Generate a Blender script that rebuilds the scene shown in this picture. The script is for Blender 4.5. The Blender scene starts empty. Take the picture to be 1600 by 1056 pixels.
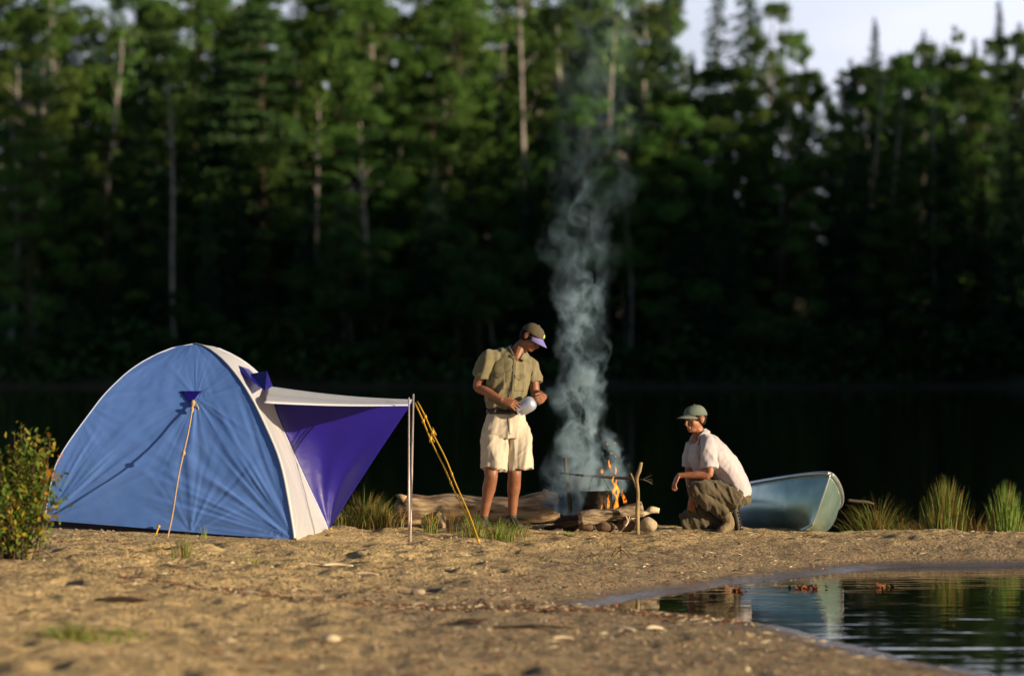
import bpy, math, random
import numpy as np
from mathutils import Vector, Matrix
from mathutils.bvhtree import BVHTree
random.seed(7); RG = np.random.default_rng(11)
scn = bpy.context.scene; col = scn.collection
R = math.radians
SXD, SYD, SEL = .899, -.438, 11.8
H_CAM, F_PX, HOR = 1.77, 6000.0, 558.0
def at(px, py, d):
    return np.array([(px-800)*d/F_PX, d, H_CAM-(py-HOR)*d/F_PX])
# ---------------------------------------------------------------- noise
def _h(ix, iy, iz, seed):
    n = (ix*73856093) ^ (iy*19349663) ^ (iz*83492791) ^ (seed*2654435761 & 0x7fffffff)
    n = n & 0x7fffffff
    n = ((n >> 13) ^ n) & 0x7fffffff
    n = (n*((n*n*15731+789221) & 0x7fffffff)+1376312589) & 0x7fffffff
    return n/1073741824.0-1.0
def vnoise(P, seed=0):
    P = np.asarray(P, float); i = np.floor(P).astype(np.int64); f = P-i; f = f*f*(3-2*f)
    r = 0
    for a in (0, 1):
        for b in (0, 1):
            for c in (0, 1):
                w = (f[:, 0] if a else 1-f[:, 0])*(f[:, 1] if b else 1-f[:, 1])*(f[:, 2] if c else 1-f[:, 2])
                r = r+w*_h(i[:, 0]+a, i[:, 1]+b, i[:, 2]+c, seed)
    return r
def fbm(P, seed=0, o=3):
    r = 0; a = 1.0; P = np.asarray(P, float)
    for k in range(o):
        r = r+a*vnoise(P*(2.03**k), seed+k); a *= .5
    return r
# ---------------------------------------------------------------- objects
WL = {}
def tag(o, label=None, cat=None, group=None, kind=None):
    if label: o['label'] = label
    if cat: o['category'] = cat
    if group: o['group'] = group
    if kind: o['kind'] = kind
    return o
def empty(name, loc, label=None, cat=None, group=None):
    o = bpy.data.objects.new(name, None); col.objects.link(o); o.location = loc; o.empty_display_size = .1
    WL[o.name] = np.array(loc, float)
    return tag(o, label, cat, group)
def mesh(name, V, F, mats, parent=None, smooth=True, origin=None, mi=None, local=False):
    V = np.asarray(V, float)
    og = np.zeros(3) if origin is None else np.asarray(origin, float)
    pl = WL[parent.name] if parent is not None else np.zeros(3)
    if local: og = pl*0; pl2 = pl*0
    if origin is None and parent is not None and not local: og = pl
    Vl = V if local else V-og
    me = bpy.data.meshes.new(name)
    if isinstance(F, np.ndarray):
        n = len(F); k = F.shape[1]
        me.vertices.add(len(Vl)); me.vertices.foreach_set('co', Vl.ravel())
        me.loops.add(n*k); me.loops.foreach_set('vertex_index', F.ravel().astype(np.int32))
        me.polygons.add(n); me.polygons.foreach_set('loop_start', np.arange(0, n*k, k, dtype=np.int32))
        me.update(calc_edges=True)
    else:
        me.from_pydata([tuple(v) for v in Vl], [], F); me.update()
    if not isinstance(mats, (list, tuple)): mats = [mats]
    for m in mats: me.materials.append(m)
    if mi is not None: me.polygons.foreach_set('material_index', np.asarray(mi, np.int32))
    me.polygons.foreach_set('use_smooth', np.full(len(me.polygons), smooth))
    me.validate()
    o = bpy.data.objects.new(name, me); col.objects.link(o)
    if parent is not None: o.parent = parent
    o.location = (0, 0, 0) if local else tuple(og-pl)
    WL[o.name] = pl if local else og
    return o
def merge(shells):
    V = []; F = []; n = 0
    for v, f in shells:
        V.append(np.asarray(v, float)); F += [tuple(i+n for i in q) for q in f]; n += len(v)
    return np.concatenate(V), F
def nrm(v):
    v = np.asarray(v, float); return v/(np.linalg.norm(v)+1e-12)
def loft(pts, radii, side=None, n=14, cap=True, noise=0, seed=0):
    """closed tube through pts, elliptical rings (a along side, b across)"""
    P = [np.asarray(p, float) for p in pts]; V = []; F = []
    m = len(P); prev = None
    for i, p in enumerate(P):
        t = nrm(P[min(i+1, m-1)]-P[max(i-1, 0)])
        if side is not None:
            s = np.asarray(side[i] if isinstance(side, list) else side, float); s = s-t*np.dot(s, t)
        else:
            s = prev if prev is not None else (np.array([1., 0, 0]) if abs(t[0]) < .8 else np.array([0, 1., 0]))
            s = s-t*np.dot(s, t)
        s = nrm(s); prev = s; b = np.cross(t, s)
        r = radii[i] if isinstance(radii, (list, tuple)) else radii
        ra, rb = r if isinstance(r, (tuple, list)) else (r, r)
        for k in range(n):
            a = 2*math.pi*k/n
            q = p+s*ra*math.cos(a)+b*rb*math.sin(a)
            V.append(q)
    for i in range(m-1):
        for k in range(n):
            k2 = (k+1) % n
            F.append((i*n+k, i*n+k2, (i+1)*n+k2, (i+1)*n+k))
    if cap:
        F.append(tuple(range(n-1, -1, -1))); F.append(tuple((m-1)*n+k for k in range(n)))
    V = np.array(V)
    if noise:
        c = vnoise(V*9, seed)[:, None]
        cen = np.repeat(np.array(P), n, 0); V = V+(V-cen)*noise*c
    return V, F
def smoothpts(pts, rad, k=4):
    """Catmull-Rom resample"""
    P = [np.asarray(p, float) for p in pts]; Q = []; RR = []
    rr = [r if isinstance(r, (tuple, list)) else (r, r) for r in rad]
    for i in range(len(P)-1):
        p0 = P[max(i-1, 0)]; p1 = P[i]; p2 = P[i+1]; p3 = P[min(i+2, len(P)-1)]
        for j in range(k):
            t = j/k
            Q.append(.5*((2*p1)+(-p0+p2)*t+(2*p0-5*p1+4*p2-p3)*t*t+(-p0+3*p1-3*p2+p3)*t**3))
            u = t*t*(3-2*t)
            RR.append((rr[i][0]*(1-u)+rr[i+1][0]*u, rr[i][1]*(1-u)+rr[i+1][1]*u))
    Q.append(P[-1]); RR.append(rr[-1])
    return Q, RR
def sloft(pts, rad, side=None, n=16, k=4, **kw):
    Q, RR = smoothpts(pts, rad, k)
    if isinstance(side, list):
        S = []
        for i in range(len(side)-1):
            for j in range(k): S.append(np.asarray(side[i])*(1-j/k)+np.asarray(side[i+1])*j/k)
        S.append(np.asarray(side[-1])); side = S
    return loft(Q, RR, side, n, **kw)
def ell(c, r, ax=None, nu=16, nv=10):
    ax = np.eye(3) if ax is None else np.array(ax)
    V = [np.array([0, 0, 1.])]; F = []
    for i in range(1, nv):
        th = math.pi*i/nv
        for k in range(nu):
            a = 2*math.pi*k/nu
            V.append(np.array([math.sin(th)*math.cos(a), math.sin(th)*math.sin(a), math.cos(th)]))
    V.append(np.array([0, 0, -1.]))
    for k in range(nu): F.append((0, 1+k, 1+(k+1) % nu))
    for i in range(nv-2):
        for k in range(nu):
            F.append((1+i*nu+k, 1+(i+1)*nu+k, 1+(i+1)*nu+(k+1) % nu, 1+i*nu+(k+1) % nu))
    L = len(V)-1
    for k in range(nu): F.append((L, 1+(nv-2)*nu+(k+1) % nu, 1+(nv-2)*nu+k))
    V = np.array(V)*np.asarray(r, float)
    return V@ax+np.asarray(c, float), F
def box(c, s, ax=None):
    ax = np.eye(3) if ax is None else np.array(ax)
    V = np.array([[x, y, z] for x in (-1, 1) for y in (-1, 1) for z in (-1, 1)], float)*np.asarray(s)/2
    F = [(0, 1, 3, 2), (4, 6, 7, 5), (0, 4, 5, 1), (2, 3, 7, 6), (0, 2, 6, 4), (1, 5, 7, 3)]
    return V@ax+np.asarray(c, float), F
def blend(name, shells, mat, parent, voxel=.006, smooth=3, disp=None):
    """voxel-union of closed shells into one continuous surface"""
    V, F = merge(shells)
    me = bpy.data.meshes.new('tmp'); me.from_pydata([tuple(v) for v in V], [], F); me.update()
    o = bpy.data.objects.new('tmp', me); col.objects.link(o)
    m = o.modifiers.new('r', 'REMESH'); m.mode = 'VOXEL'; m.voxel_size = voxel
    if smooth:
        s = o.modifiers.new('s', 'SMOOTH'); s.factor = .5; s.iterations = smooth
    dg = bpy.context.evaluated_depsgraph_get(); dg.update()
    e = o.evaluated_get(dg); m2 = bpy.data.meshes.new_from_object(e)
    n = len(m2.vertices); co = np.empty(n*3); m2.vertices.foreach_get('co', co); co = co.reshape(-1, 3)
    no = np.empty(n*3); m2.vertices.foreach_get('normal', no); no = no.reshape(-1, 3)
    if disp is not None: co = co+no*disp(co, no)[:, None]
    Fq = [tuple(p.vertices) for p in m2.polygons]
    bpy.data.objects.remove(o); bpy.data.meshes.remove(me); bpy.data.meshes.remove(m2)
    return mesh(name, co, Fq, mat, parent)
def bvh_of(o):
    w = WL[o.name]
    return BVHTree.FromPolygons([tuple(np.array(v.co)+w) for v in o.data.vertices], [tuple(p.vertices) for p in o.data.polygons])
def patch(name, bvh, outline, direction, mat, parent, off=.004, thick=.003, res=10):
    """cloth piece: outline = function(u,v)->3D start point, projected along direction on a surface"""
    d = Vector(nrm(direction)); V = []; F = []
    for j in range(res+1):
        for i in range(res+1):
            p = np.asarray(outline(i/res, j/res), float)
            hit = bvh.ray_cast(Vector(p)-d*.5, d)
            q = np.array(hit[0]) if hit[0] is not None else p
            V.append(q-np.array(d)*off)
    V = np.array(V); n = res+1
    for j in range(res):
        for i in range(res): F.append((j*n+i, j*n+i+1, (j+1)*n+i+1, (j+1)*n+i))
    o = mesh(name, V, F, mat, parent)
    s = o.modifiers.new('thickness', 'SOLIDIFY'); s.thickness = thick; s.offset = 0
    return o
# ---------------------------------------------------------------- materials
def newmat(name):
    m = bpy.data.materials.new(name); m.use_nodes = True; nt = m.node_tree; nt.nodes.clear()
    return m, nt, nt.nodes, nt.links
def mat(name, c1, c2=None, scale=8., rough=.8, metal=0., bump=0., bscale=60., detail=6., spec=.4, stretch=(1, 1, 1), dist=.004, sheen=0., sub=0, trans=0., coat=0., contrast=(.35, .65), rand=0.):
    m, nt, N, L = newmat(name)
    out = N.new('ShaderNodeOutputMaterial'); b = N.new('ShaderNodeBsdfPrincipled')
    tc = N.new('ShaderNodeTexCoord'); mp = N.new('ShaderNodeMapping'); mp.inputs['Scale'].default_value = stretch
    L.new(tc.outputs['Object'], mp.inputs['Vector'])
    nz = N.new('ShaderNodeTexNoise'); nz.inputs['Scale'].default_value = scale; nz.inputs['Detail'].default_value = detail; nz.inputs['Roughness'].default_value = .6
    L.new(mp.outputs[0], nz.inputs['Vector'])
    r = N.new('ShaderNodeMapRange'); r.inputs[1].default_value = contrast[0]; r.inputs[2].default_value = contrast[1]
    L.new(nz.outputs[0], r.inputs[0])
    mx = N.new('ShaderNodeMix'); mx.data_type = 'RGBA'
    mx.inputs['A'].default_value = (*c1, 1); mx.inputs['B'].default_value = (*(c2 or c1), 1)
    L.new(r.outputs[0], mx.inputs['Factor'])
    colout = mx.outputs['Result']
    if rand:
        oi = N.new('ShaderNodeObjectInfo'); hs = N.new('ShaderNodeHueSaturation')
        a = N.new('ShaderNodeMapRange'); a.inputs[3].default_value = 1-rand; a.inputs[4].default_value = 1+rand
        L.new(oi.outputs['Random'], a.inputs[0]); L.new(a.outputs[0], hs.inputs['Value'])
        h = N.new('ShaderNodeMapRange'); h.inputs[3].default_value = .5-.008; h.inputs[4].default_value = .5+.022
        L.new(oi.outputs['Random'], h.inputs[0]); L.new(h.outputs[0], hs.inputs['Hue'])
        L.new(colout, hs.inputs['Color']); colout = hs.outputs[0]
    L.new(colout, b.inputs['Base Color'])
    b.inputs['Roughness'].default_value = rough; b.inputs['Metallic'].default_value = metal
    b.inputs['Specular IOR Level'].default_value = spec; b.inputs['Sheen Weight'].default_value = sheen
    b.inputs['Coat Weight'].default_value = coat
    if sub:
        b.inputs['Subsurface Weight'].default_value = sub; b.inputs['Subsurface Radius'].default_value = (.02, .008, .004); b.inputs['Subsurface Scale'].default_value = .5
    if bump:
        n2 = N.new('ShaderNodeTexNoise'); n2.inputs['Scale'].default_value = bscale; n2.inputs['Detail'].default_value = 5
        L.new(mp.outputs[0], n2.inputs['Vector'])
        bp = N.new('ShaderNodeBump'); bp.inputs['Strength'].default_value = bump; bp.inputs['Distance'].default_value = dist
        L.new(n2.outputs[0], bp.inputs['Height']); L.new(bp.outputs[0], b.inputs['Normal'])
    sh = b.outputs[0]
    if trans:
        t = N.new('ShaderNodeBsdfTranslucent'); L.new(colout, t.inputs['Color'])
        ms = N.new('ShaderNodeMixShader'); ms.inputs[0].default_value = trans
        L.new(b.outputs[0], ms.inputs[1]); L.new(t.outputs[0], ms.inputs[2]); sh = ms.outputs[0]
    L.new(sh, out.inputs['Surface'])
    return m
M = {}
M['skin_man'] = mat('tanned_skin', (.27, .115, .06), (.20, .08, .042), 20, .5, bump=.15, bscale=200, sub=.1)
M['skin_boy'] = mat('skin', (.36, .155, .085), (.27, .105, .058), 20, .5, bump=.1, bscale=200, sub=.1)
M['hair'] = mat('dark_hair', (.010, .007, .005), (.02, .013, .009), 60, .75, spec=.15, bump=.6, bscale=150, stretch=(1, 1, .3))
M['khaki'] = mat('khaki_shirt_cloth', (.19, .165, .09), (.145, .125, .068), 7, .9, bump=.25, bscale=300, sheen=.2)
M['khaki_dark'] = mat('khaki_seam_cloth', (.15, .13, .072), (.12, .10, .06), 7, .9)
M['shorts'] = mat('stone_shorts_cloth', (.52, .45, .36), (.45, .385, .30), 7, .9, bump=.25, bscale=300, sheen=.2)
M['belt'] = mat('dark_belt_leather', (.02, .014, .01), (.03, .02, .014), 20, .5)
M['brass'] = mat('brass', (.6, .42, .15), None, rough=.3, metal=1)
M['cap_olive'] = mat('olive_cap_cloth', (.105, .085, .05), (.075, .062, .04), 14, .95, bump=.2, bscale=250)
M['cap_violet'] = mat('violet_brim_cloth', (.20, .18, .46), (.16, .14, .38), 14, .85)
M['emblem'] = mat('yellow_green_emblem', (.45, .50, .08), (.6, .62, .25), 60, .8)
M['cap_green'] = mat('faded_green_cap_cloth', (.115, .15, .13), (.17, .19, .15), 14, .95, bump=.2, bscale=250)
M['polo'] = mat('pale_lilac_polo_cloth', (.50, .45, .47), (.44, .39, .42), 7, .95, bump=.2, bscale=300, sheen=.2)
M['polo_in'] = mat('dark_undershirt_cloth', (.06, .045, .035), None, rough=.95)
M['trousers'] = mat('olive_trouser_cloth', (.10, .078, .042), (.07, .054, .03), 8, .9, bump=.3, bscale=250, sheen=.2)
M['boot_black'] = mat('black_boot_rubber', (.018, .016, .014), (.03, .025, .02), 30, .6, bump=.4, bscale=80)
M['boot_tan'] = mat('tan_boot_suede', (.21, .16, .085), (.15, .11, .06), 20, .9, bump=.3, bscale=120)
M['eye'] = mat('eye_white', (.32, .28, .25), None, rough=.2)
M['lip'] = mat('lip', (.33, .11, .08), None, rough=.5)
M['canteen'] = mat('brushed_metal_dish', (.62, .68, .85), (.55, .6, .78), 20, .33, metal=.6)
M['log'] = mat('weathered_log_wood', (.46, .34, .21), (.11, .065, .035), 4.5, .85, bump=1., bscale=9, stretch=(.5, 3, 3), dist=.03, contrast=(.47, .64), detail=9)
M['logend'] = mat('sawn_log_end', (.38, .28, .19), (.24, .16, .1), 12, .85, bump=.5, bscale=20, contrast=(.3, .7))
M['bark'] = mat('grey_bark', (.36, .27, .17), (.05, .035, .022), 9, .9, bump=1., bscale=16, stretch=(.45, 2.4, 2.4), dist=.025, contrast=(.45, .6), detail=9)
M['pale_wood'] = mat('bleached_driftwood', (.68, .57, .40), (.45, .34, .2), 20, .85, bump=.5, bscale=40, contrast=(.4, .75))
M['dark_wood'] = mat('charred_wood', (.02, .014, .01), (.06, .035, .02), 20, .95, bump=.6, bscale=40)
M['stick'] = mat('peeled_stick', (.34, .25, .12), (.17, .11, .055), 12, .8, bump=.4, bscale=60, stretch=(2, 2, .5))
M['stick_dark'] = mat('sooty_stick', (.06, .045, .03), (.12, .09, .06), 15, .85, bump=.4, bscale=60)
M['pot'] = mat('sooty_pot', (.012, .011, .01), (.16, .13, .09), 5, .45, metal=.55, bump=.3, bscale=30, contrast=(.48, .75))
M['wire'] = mat('pot_wire', (.05, .045, .04), None, rough=.5, metal=.6)
M['stone_pale'] = mat('pale_stone', (.42, .34, .23), (.30, .23, .15), 9, .9, bump=.6, bscale=22, dist=.01)
M['stone_brown'] = mat('brown_stone', (.17, .10, .06), (.08, .05, .035), 10, .9, bump=.6, bscale=22, dist=.01)
M['cord_tan'] = mat('tan_cord', (.48, .33, .17), (.36, .24, .12), 90, .8)
M['cord_yellow'] = mat('yellow_cord', (.62, .38, .03), (.5, .28, .02), 90, .7)
M['pole'] = mat('pale_pole', (.62, .52, .48), (.5, .42, .38), 30, .35, metal=.3)
M['twig'] = mat('twig_bark', (.10, .065, .035), (.06, .04, .02), 20, .9)
M['clod'] = mat('sand_clod', (.40, .30, .16), (.25, .18, .10), 12, .95)
M['leaf_rot'] = mat('rusty_leaf_litter', (.22, .06, .02), (.10, .035, .015), 30, .85)
def fabric(name, c1, c2, rough=.29, trans=.18, bsc=7, bst=.35, stretch=(1, 1, 1)):
    return mat(name, c1, c2, 2.2, rough, bump=bst, bscale=bsc, trans=trans, dist=.012, spec=.5, stretch=stretch, contrast=(.3, .7))
M['fly_blue'] = fabric('blue_flysheet_nylon', (.10, .22, .63), (.12, .245, .66))
M['fly_white'] = fabric('white_flysheet_nylon', (.66, .66, .68), (.60, .60, .64))
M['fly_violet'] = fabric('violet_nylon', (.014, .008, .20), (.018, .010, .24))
M['seam'] = mat('pale_blue_seam_tape', (.42, .47, .62), None, rough=.6)
M['tub'] = mat('dark_groundsheet', (.008, .009, .018), (.014, .014, .02), 5, .6)
# metal canoe
M['canoe'] = mat('dull_aluminium_hull', (.36, .50, .45), (.18, .30, .28), 3.2, .3, metal=.65, bump=.3, bscale=5, dist=.01, contrast=(.3, .7))
M['canoe_rail'] = mat('bright_aluminium_rail', (.62, .66, .66), (.5, .54, .54), 10, .35, metal=.7)
def foliage(name, c1, c2, trans=.35, rand=.25, scale=.9):
    return mat(name, c1, c2, scale, .75, spec=.15, trans=trans, rand=rand, contrast=(.35, .65))
M['spruce'] = foliage('spruce_needles', (.026, .066, .034), (.042, .092, .040), .25)
M['pine'] = foliage('pine_needles', (.045, .095, .034), (.068, .125, .042), .3)
M['birch'] = foliage('birch_leaves', (.085, .165, .038), (.125, .21, .046), .4)
M['birch2'] = foliage('aspen_leaves', (.115, .19, .042), (.165, .225, .048), .4)
M['shrubleaf'] = foliage('shoreline_leaves', (.036, .085, .026), (.055, .105, .03), .3)
M['ytip'] = foliage('yellowing_leaves', (.24, .16, .02), (.17, .15, .02), .35)
M['bark_dark'] = mat('dark_tree_bark', (.07, .05, .035), (.04, .03, .022), 3, .95, bump=.5, bscale=8, dist=.03)
M['bark_birch'] = mat('birch_bark', (.34, .31, .29), (.08, .06, .05), 1.6, .8, stretch=(1, 1, 1.6), contrast=(.5, .68))
M['bush_g'] = foliage('bush_green_leaves', (.16, .23, .035), (.10, .17, .03), .4, 0, 20)
M['bush_y'] = foliage('bush_yellow_leaves', (.36, .25, .03), (.26, .22, .03), .35, 0, 20)
M['bush_o'] = foliage('bush_orange_leaves', (.42, .13, .02), (.33, .17, .03), .35, 0, 20)
M['grass_g'] = foliage('grass_green_blades', (.15, .24, .04), (.23, .29, .06), .3, .1, 12)
M['grass_t'] = foliage('grass_tan_blades', (.36, .25, .09), (.27, .17, .06), .25, .1, 12)
M['grass_r'] = foliage('grass_rusty_blades', (.24, .11, .035), (.17, .075, .03), .25, .1, 12)
# sand
def sand_mat():
    m, nt, N, L = newmat('sand')
    out = N.new('ShaderNodeOutputMaterial'); b = N.new('ShaderNodeBsdfPrincipled'); b.inputs['Specular IOR Level'].default_value = .3
    g = N.new('ShaderNodeNewGeometry'); sx = N.new('ShaderNodeSeparateXYZ'); L.new(g.outputs['Position'], sx.inputs[0])
    tc = N.new('ShaderNodeTexCoord')
    def noise(s, d=6, st=(1, 1, 1)):
        mp = N.new('ShaderNodeMapping'); mp.inputs['Scale'].default_value = st; L.new(tc.outputs['Object'], mp.inputs[0])
        n = N.new('ShaderNodeTexNoise'); n.inputs['Scale'].default_value = s; n.inputs['Detail'].default_value = d; n.inputs['Roughness'].default_value = .62
        L.new(mp.outputs[0], n.inputs['Vector']); return n.outputs[0]
    def mr(v, a, b2, c=0., d=1.):
        r = N.new('ShaderNodeMapRange'); r.inputs[1].default_value = a; r.inputs[2].default_value = b2; r.inputs[3].default_value = c; r.inputs[4].default_value = d
        L.new(v, r.inputs[0]); return r.outputs[0]
    def mix(f, A, B):
        x = N.new('ShaderNodeMix'); x.data_type = 'RGBA'; L.new(f, x.inputs['Factor'])
        for k, v in (('A', A), ('B', B)):
            if isinstance(v, tuple): x.inputs[k].default_value = (*v, 1)
            else: L.new(v, x.inputs[k])
        return x.outputs['Result']
    c = mix(mr(noise(1.3), .35, .65), (.60, .44, .22), (.45, .325, .16))
    c = mix(mr(noise(38, 5), .555, .68), c, (.12, .072, .036))          # bits of dark debris
    c = mix(mr(noise(4.2, 8, (.45, 1.6, 1)), .58, .70), c, (.17, .10, .05))      # litter drifts
    c = mix(mr(noise(90, 3), .66, .74), c, (.62, .52, .36))            # pale grains
    dn = noise(1.1, 4); da = N.new('ShaderNodeMath'); da.operation = 'MULTIPLY_ADD'; da.inputs[1].default_value = .16; L.new(dn, da.inputs[0]); L.new(sx.outputs[2], da.inputs[2])
    c = mix(mr(da.outputs[0], .285, .225, 0, .75), c, (.27, .20, .125))
    wn = noise(2.2, 4); ad = N.new('ShaderNodeMath'); ad.operation = 'MULTIPLY_ADD'; ad.inputs[1].default_value = .05; L.new(wn, ad.inputs[0]); L.new(sx.outputs[2], ad.inputs[2])
    wet = mr(ad.outputs[0], .085, .045)
    c = mix(wet, c, (.105, .078, .055))
    L.new(c, b.inputs['Base Color'])
    L.new(mr(wet, 0, 1, .95, .22), b.inputs['Roughness'])
    n1 = noise(28, 8); n2 = noise(7, 5)
    s = N.new('ShaderNodeMath'); s.operation = 'MULTIPLY_ADD'; s.inputs[1].default_value = 2.; L.new(n2, s.inputs[0]); L.new(n1, s.inputs[2])
    bp = N.new('ShaderNodeBump'); bp.inputs['Distance'].default_value = .032
    L.new(mr(wet, 0, 1, 1., .15), bp.inputs['Strength'])
    L.new(s.outputs[0], bp.inputs['Height']); L.new(bp.outputs[0], b.inputs['Normal'])
    L.new(b.outputs[0], out.inputs[0]); return m
M['sand'] = sand_mat()
def water_mat():
    m, nt, N, L = newmat('lake_water')
    out = N.new('ShaderNodeOutputMaterial'); b = N.new('ShaderNodeBsdfPrincipled')
    b.inputs['Base Color'].default_value = (.004, .005, .004, 1); b.inputs['Roughness'].default_value = .02; b.inputs['IOR'].default_value = 1.33
    tc = N.new('ShaderNodeTexCoord')
    def wv(sc, st, d, rot=0):
        mp = N.new('ShaderNodeMapping'); mp.inputs['Scale'].default_value = st; mp.inputs['Rotation'].default_value = (0, 0, rot); L.new(tc.outputs['Object'], mp.inputs[0])
        n = N.new('ShaderNodeTexNoise'); n.inputs['Scale'].default_value = sc; n.inputs['Detail'].default_value = d; L.new(mp.outputs[0], n.inputs['Vector']); return n.outputs[0]
    a = wv(1., (.9, 3.6, 1), 2, .06); c = wv(.35, (.5, 1.6, 1), 1, -.1)
    s = N.new('ShaderNodeMath'); s.operation = 'MULTIPLY_ADD'; s.inputs[1].default_value = 1.4; L.new(c, s.inputs[0]); L.new(a, s.inputs[2])
    bp = N.new('ShaderNodeBump'); bp.inputs['Strength'].default_value = 1; bp.inputs['Distance'].default_value = .0045
    L.new(s.outputs[0], bp.inputs['Height']); L.new(bp.outputs[0], b.inputs['Normal'])
    L.new(b.outputs[0], out.inputs[0]); return m
M['water'] = water_mat()
M['forest_floor'] = mat('forest_floor', (.03, .03, .015), (.05, .04, .02), .5, .95)
# ---------------------------------------------------------------- ground
POOL = np.array([(.50, 27.2), (.94, 28.2), (1.64, 29.8), (2.33, 31.05), (2.93, 31.99), (3.4, 32.4), (4.3, 32.55), (6, 32.8), (12, 33.8), (60, 42),
                 (60, -40), (10, -40), (7, 0), (4.8, 10), (3.7, 17), (3.15, 19.4), (2.95, 20.3), (2.72, 21.3), (2.56, 21.8), (2.29, 22.74), (2.02, 24.03), (1.72, 25.3), (1.31, 26.1), (.89, 26.6), (.6, 26.85)])
def pool_sd(x, y):
    """distance outside the pool (positive) / inside (negative)"""
    d = np.full(x.shape, 1e9); ins = np.zeros(x.shape, bool); n = len(POOL)
    for i in range(n):
        a = POOL[i]; b = POOL[(i+1) % n]; e = b-a; L2 = e@e
        t = np.clip(((x-a[0])*e[0]+(y-a[1])*e[1])/L2, 0, 1)
        d = np.minimum(d, np.hypot(x-a[0]-t*e[0], y-a[1]-t*e[1]))
        c = ((a[1] > y) != (b[1] > y)); xi = a[0]+(y-a[1])/(b[1]-a[1]+1e-12)*(b[0]-a[0])
        ins ^= c & (x < xi)
    return np.where(ins, -d, d)
def shore(x):
    return np.interp(x, [-60, -8, -3, -1, 0, 1.5, 3, 6, 60], [42, 40, 39.2, 38.2, 37.3, 36.7, 36.3, 36.1, 46])
def ground(x, y, detail=True):
    x = np.atleast_1d(np.asarray(x, float)); y = np.atleast_1d(np.asarray(y, float))
    P = np.stack([x, y, x*0], 1)
    wob = .12*fbm(P*1.7, 5, 2)
    dp = pool_sd(x, y)+wob*.6; db = shore(x)-y+wob
    A = .25+.035*np.clip(-x-.8, 0, 5)+.048*np.exp(-(((x+.06)/.42)**2)-((y-33.5)/.5)**2)
    A = A+np.clip((24-y)*.0, 0, 0)
    # the near spit is lower beside the pool
    lowspit = np.clip((27.2-y)/2., 0, 1)*np.clip((x+3.2)/3.5, 0, 1)
    A = A-.13*lowspit
    sc = 1.35-.3*lowspit
    s1 = 1-np.exp(-np.clip(dp, 0, None)/sc); s2 = 1-np.exp(-(np.clip(db, 0, None)/.75)**1.2)
    z = A*np.minimum(s1*1.05, 1)*s2
    z = np.where(dp < 0, -.5*(1-np.exp(dp/1.2)), z)
    z = np.where(db < 0, -1.2*(1-np.exp(db/3.)), z)
    if detail:
        k = np.clip(z/.12, 0, 1)
        b = .024*fbm(P*1.1, 9, 2)+.014*fbm(P*np.array([3.6, 3.1, 1]), 21, 3)+.011*fbm(P*np.array([10, 8, 1]), 121, 2)
        rough = .5+.5*np.clip((.6-x)/2.4+vnoise(P*.45, 61)*.5, 0, 1)
        b = b*(.6+.4*rough)
        lump = rough*np.clip(vnoise(P*np.array([5.5, 4.2, 1]), 33), -.2, 1)
        b = b+.030*lump*np.clip(vnoise(P*.8, 40)+.45, 0, 1)
        foot = rough*np.clip(vnoise(P*np.array([3.1, 2.4, 1]), 51)-.42, 0, 1); b = b-.08*foot
        calm = 1-.75*np.exp(-(((x+2.9)/1.5)**4))*np.exp(-((y-31.9)/1.5)**4)
        z = z+k*b*np.clip((38-y)/3, .3, 1)*calm
    return z
def zg(x, y): return float(ground(x, y)[0])
def axis(parts):
    out = []
    for a, b, n in parts: out += list(np.linspace(a, b, n, endpoint=False))
    out.append(parts[-1][1]); return np.array(out)
gx = axis([(-60, -12, 30), (-12, -5.5, 90), (-5.5, 5.5, 420), (5.5, 12, 80), (12, 60, 30)])
gy = axis([(-40, 10, 60), (10, 17, 100), (17, 38, 620), (38, 48, 50)])
X, Y = np.meshgrid(gx, gy); Zs = ground(X.ravel(), Y.ravel())
nx = len(gx); ny = len(gy)
def gridF(nx, ny):
    i = np.arange(nx-1)[None, :]+np.arange(ny-1)[:, None]*nx
    return np.stack([i, i+1, i+1+nx, i+nx], -1).reshape(-1, 4)
o = mesh('sand', np.stack([X.ravel(), Y.ravel(), Zs], 1), gridF(nx, ny), M['sand']); tag(o, kind='structure')
# lake and its far hillside
V = np.array([(-500, -120, 0), (500, -120, 0), (500, 700, 0), (-500, 700, 0)], float)
o = mesh('lake_water', V, np.array([[0, 1, 2, 3]]), M['water']); tag(o, kind='structure')
def far_shore(x): t = np.clip((x-29)/7., 0, 1); return 226-37*t*t*(3-2*t)
def hill(x, y):
    x = np.atleast_1d(np.asarray(x, float)); y = np.atleast_1d(np.asarray(y, float))
    d = y-far_shore(x)
    z = np.where(d > 0, .35*(1-np.exp(-d/1.))+np.minimum(d, 50)*.085+np.clip(d-50, 0, 60)*.17*(x < 26), d*.3)
    return z+.3*fbm(np.stack([x, y, x*0], 1)*.15, 3, 2)*np.clip(d/6, 0, 1)
hx = np.linspace(-260, 260, 300); hy = np.linspace(180, 420, 160)
X, Y = np.meshgrid(hx, hy)
o = mesh('hillside', np.stack([X.ravel(), Y.ravel(), hill(X.ravel(), Y.ravel())], 1), gridF(300, 160), M['forest_floor']); tag(o, kind='structure')
def ground_plane():
    V = np.array([(-900, -900, -3), (900, -900, -3), (900, 1500, -3), (-900, 1500, -3)], float)
    o = mesh('lake_bed', V, np.array([[0, 1, 2, 3]]), M['forest_floor']); tag(o, kind='structure')
ground_plane()
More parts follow.
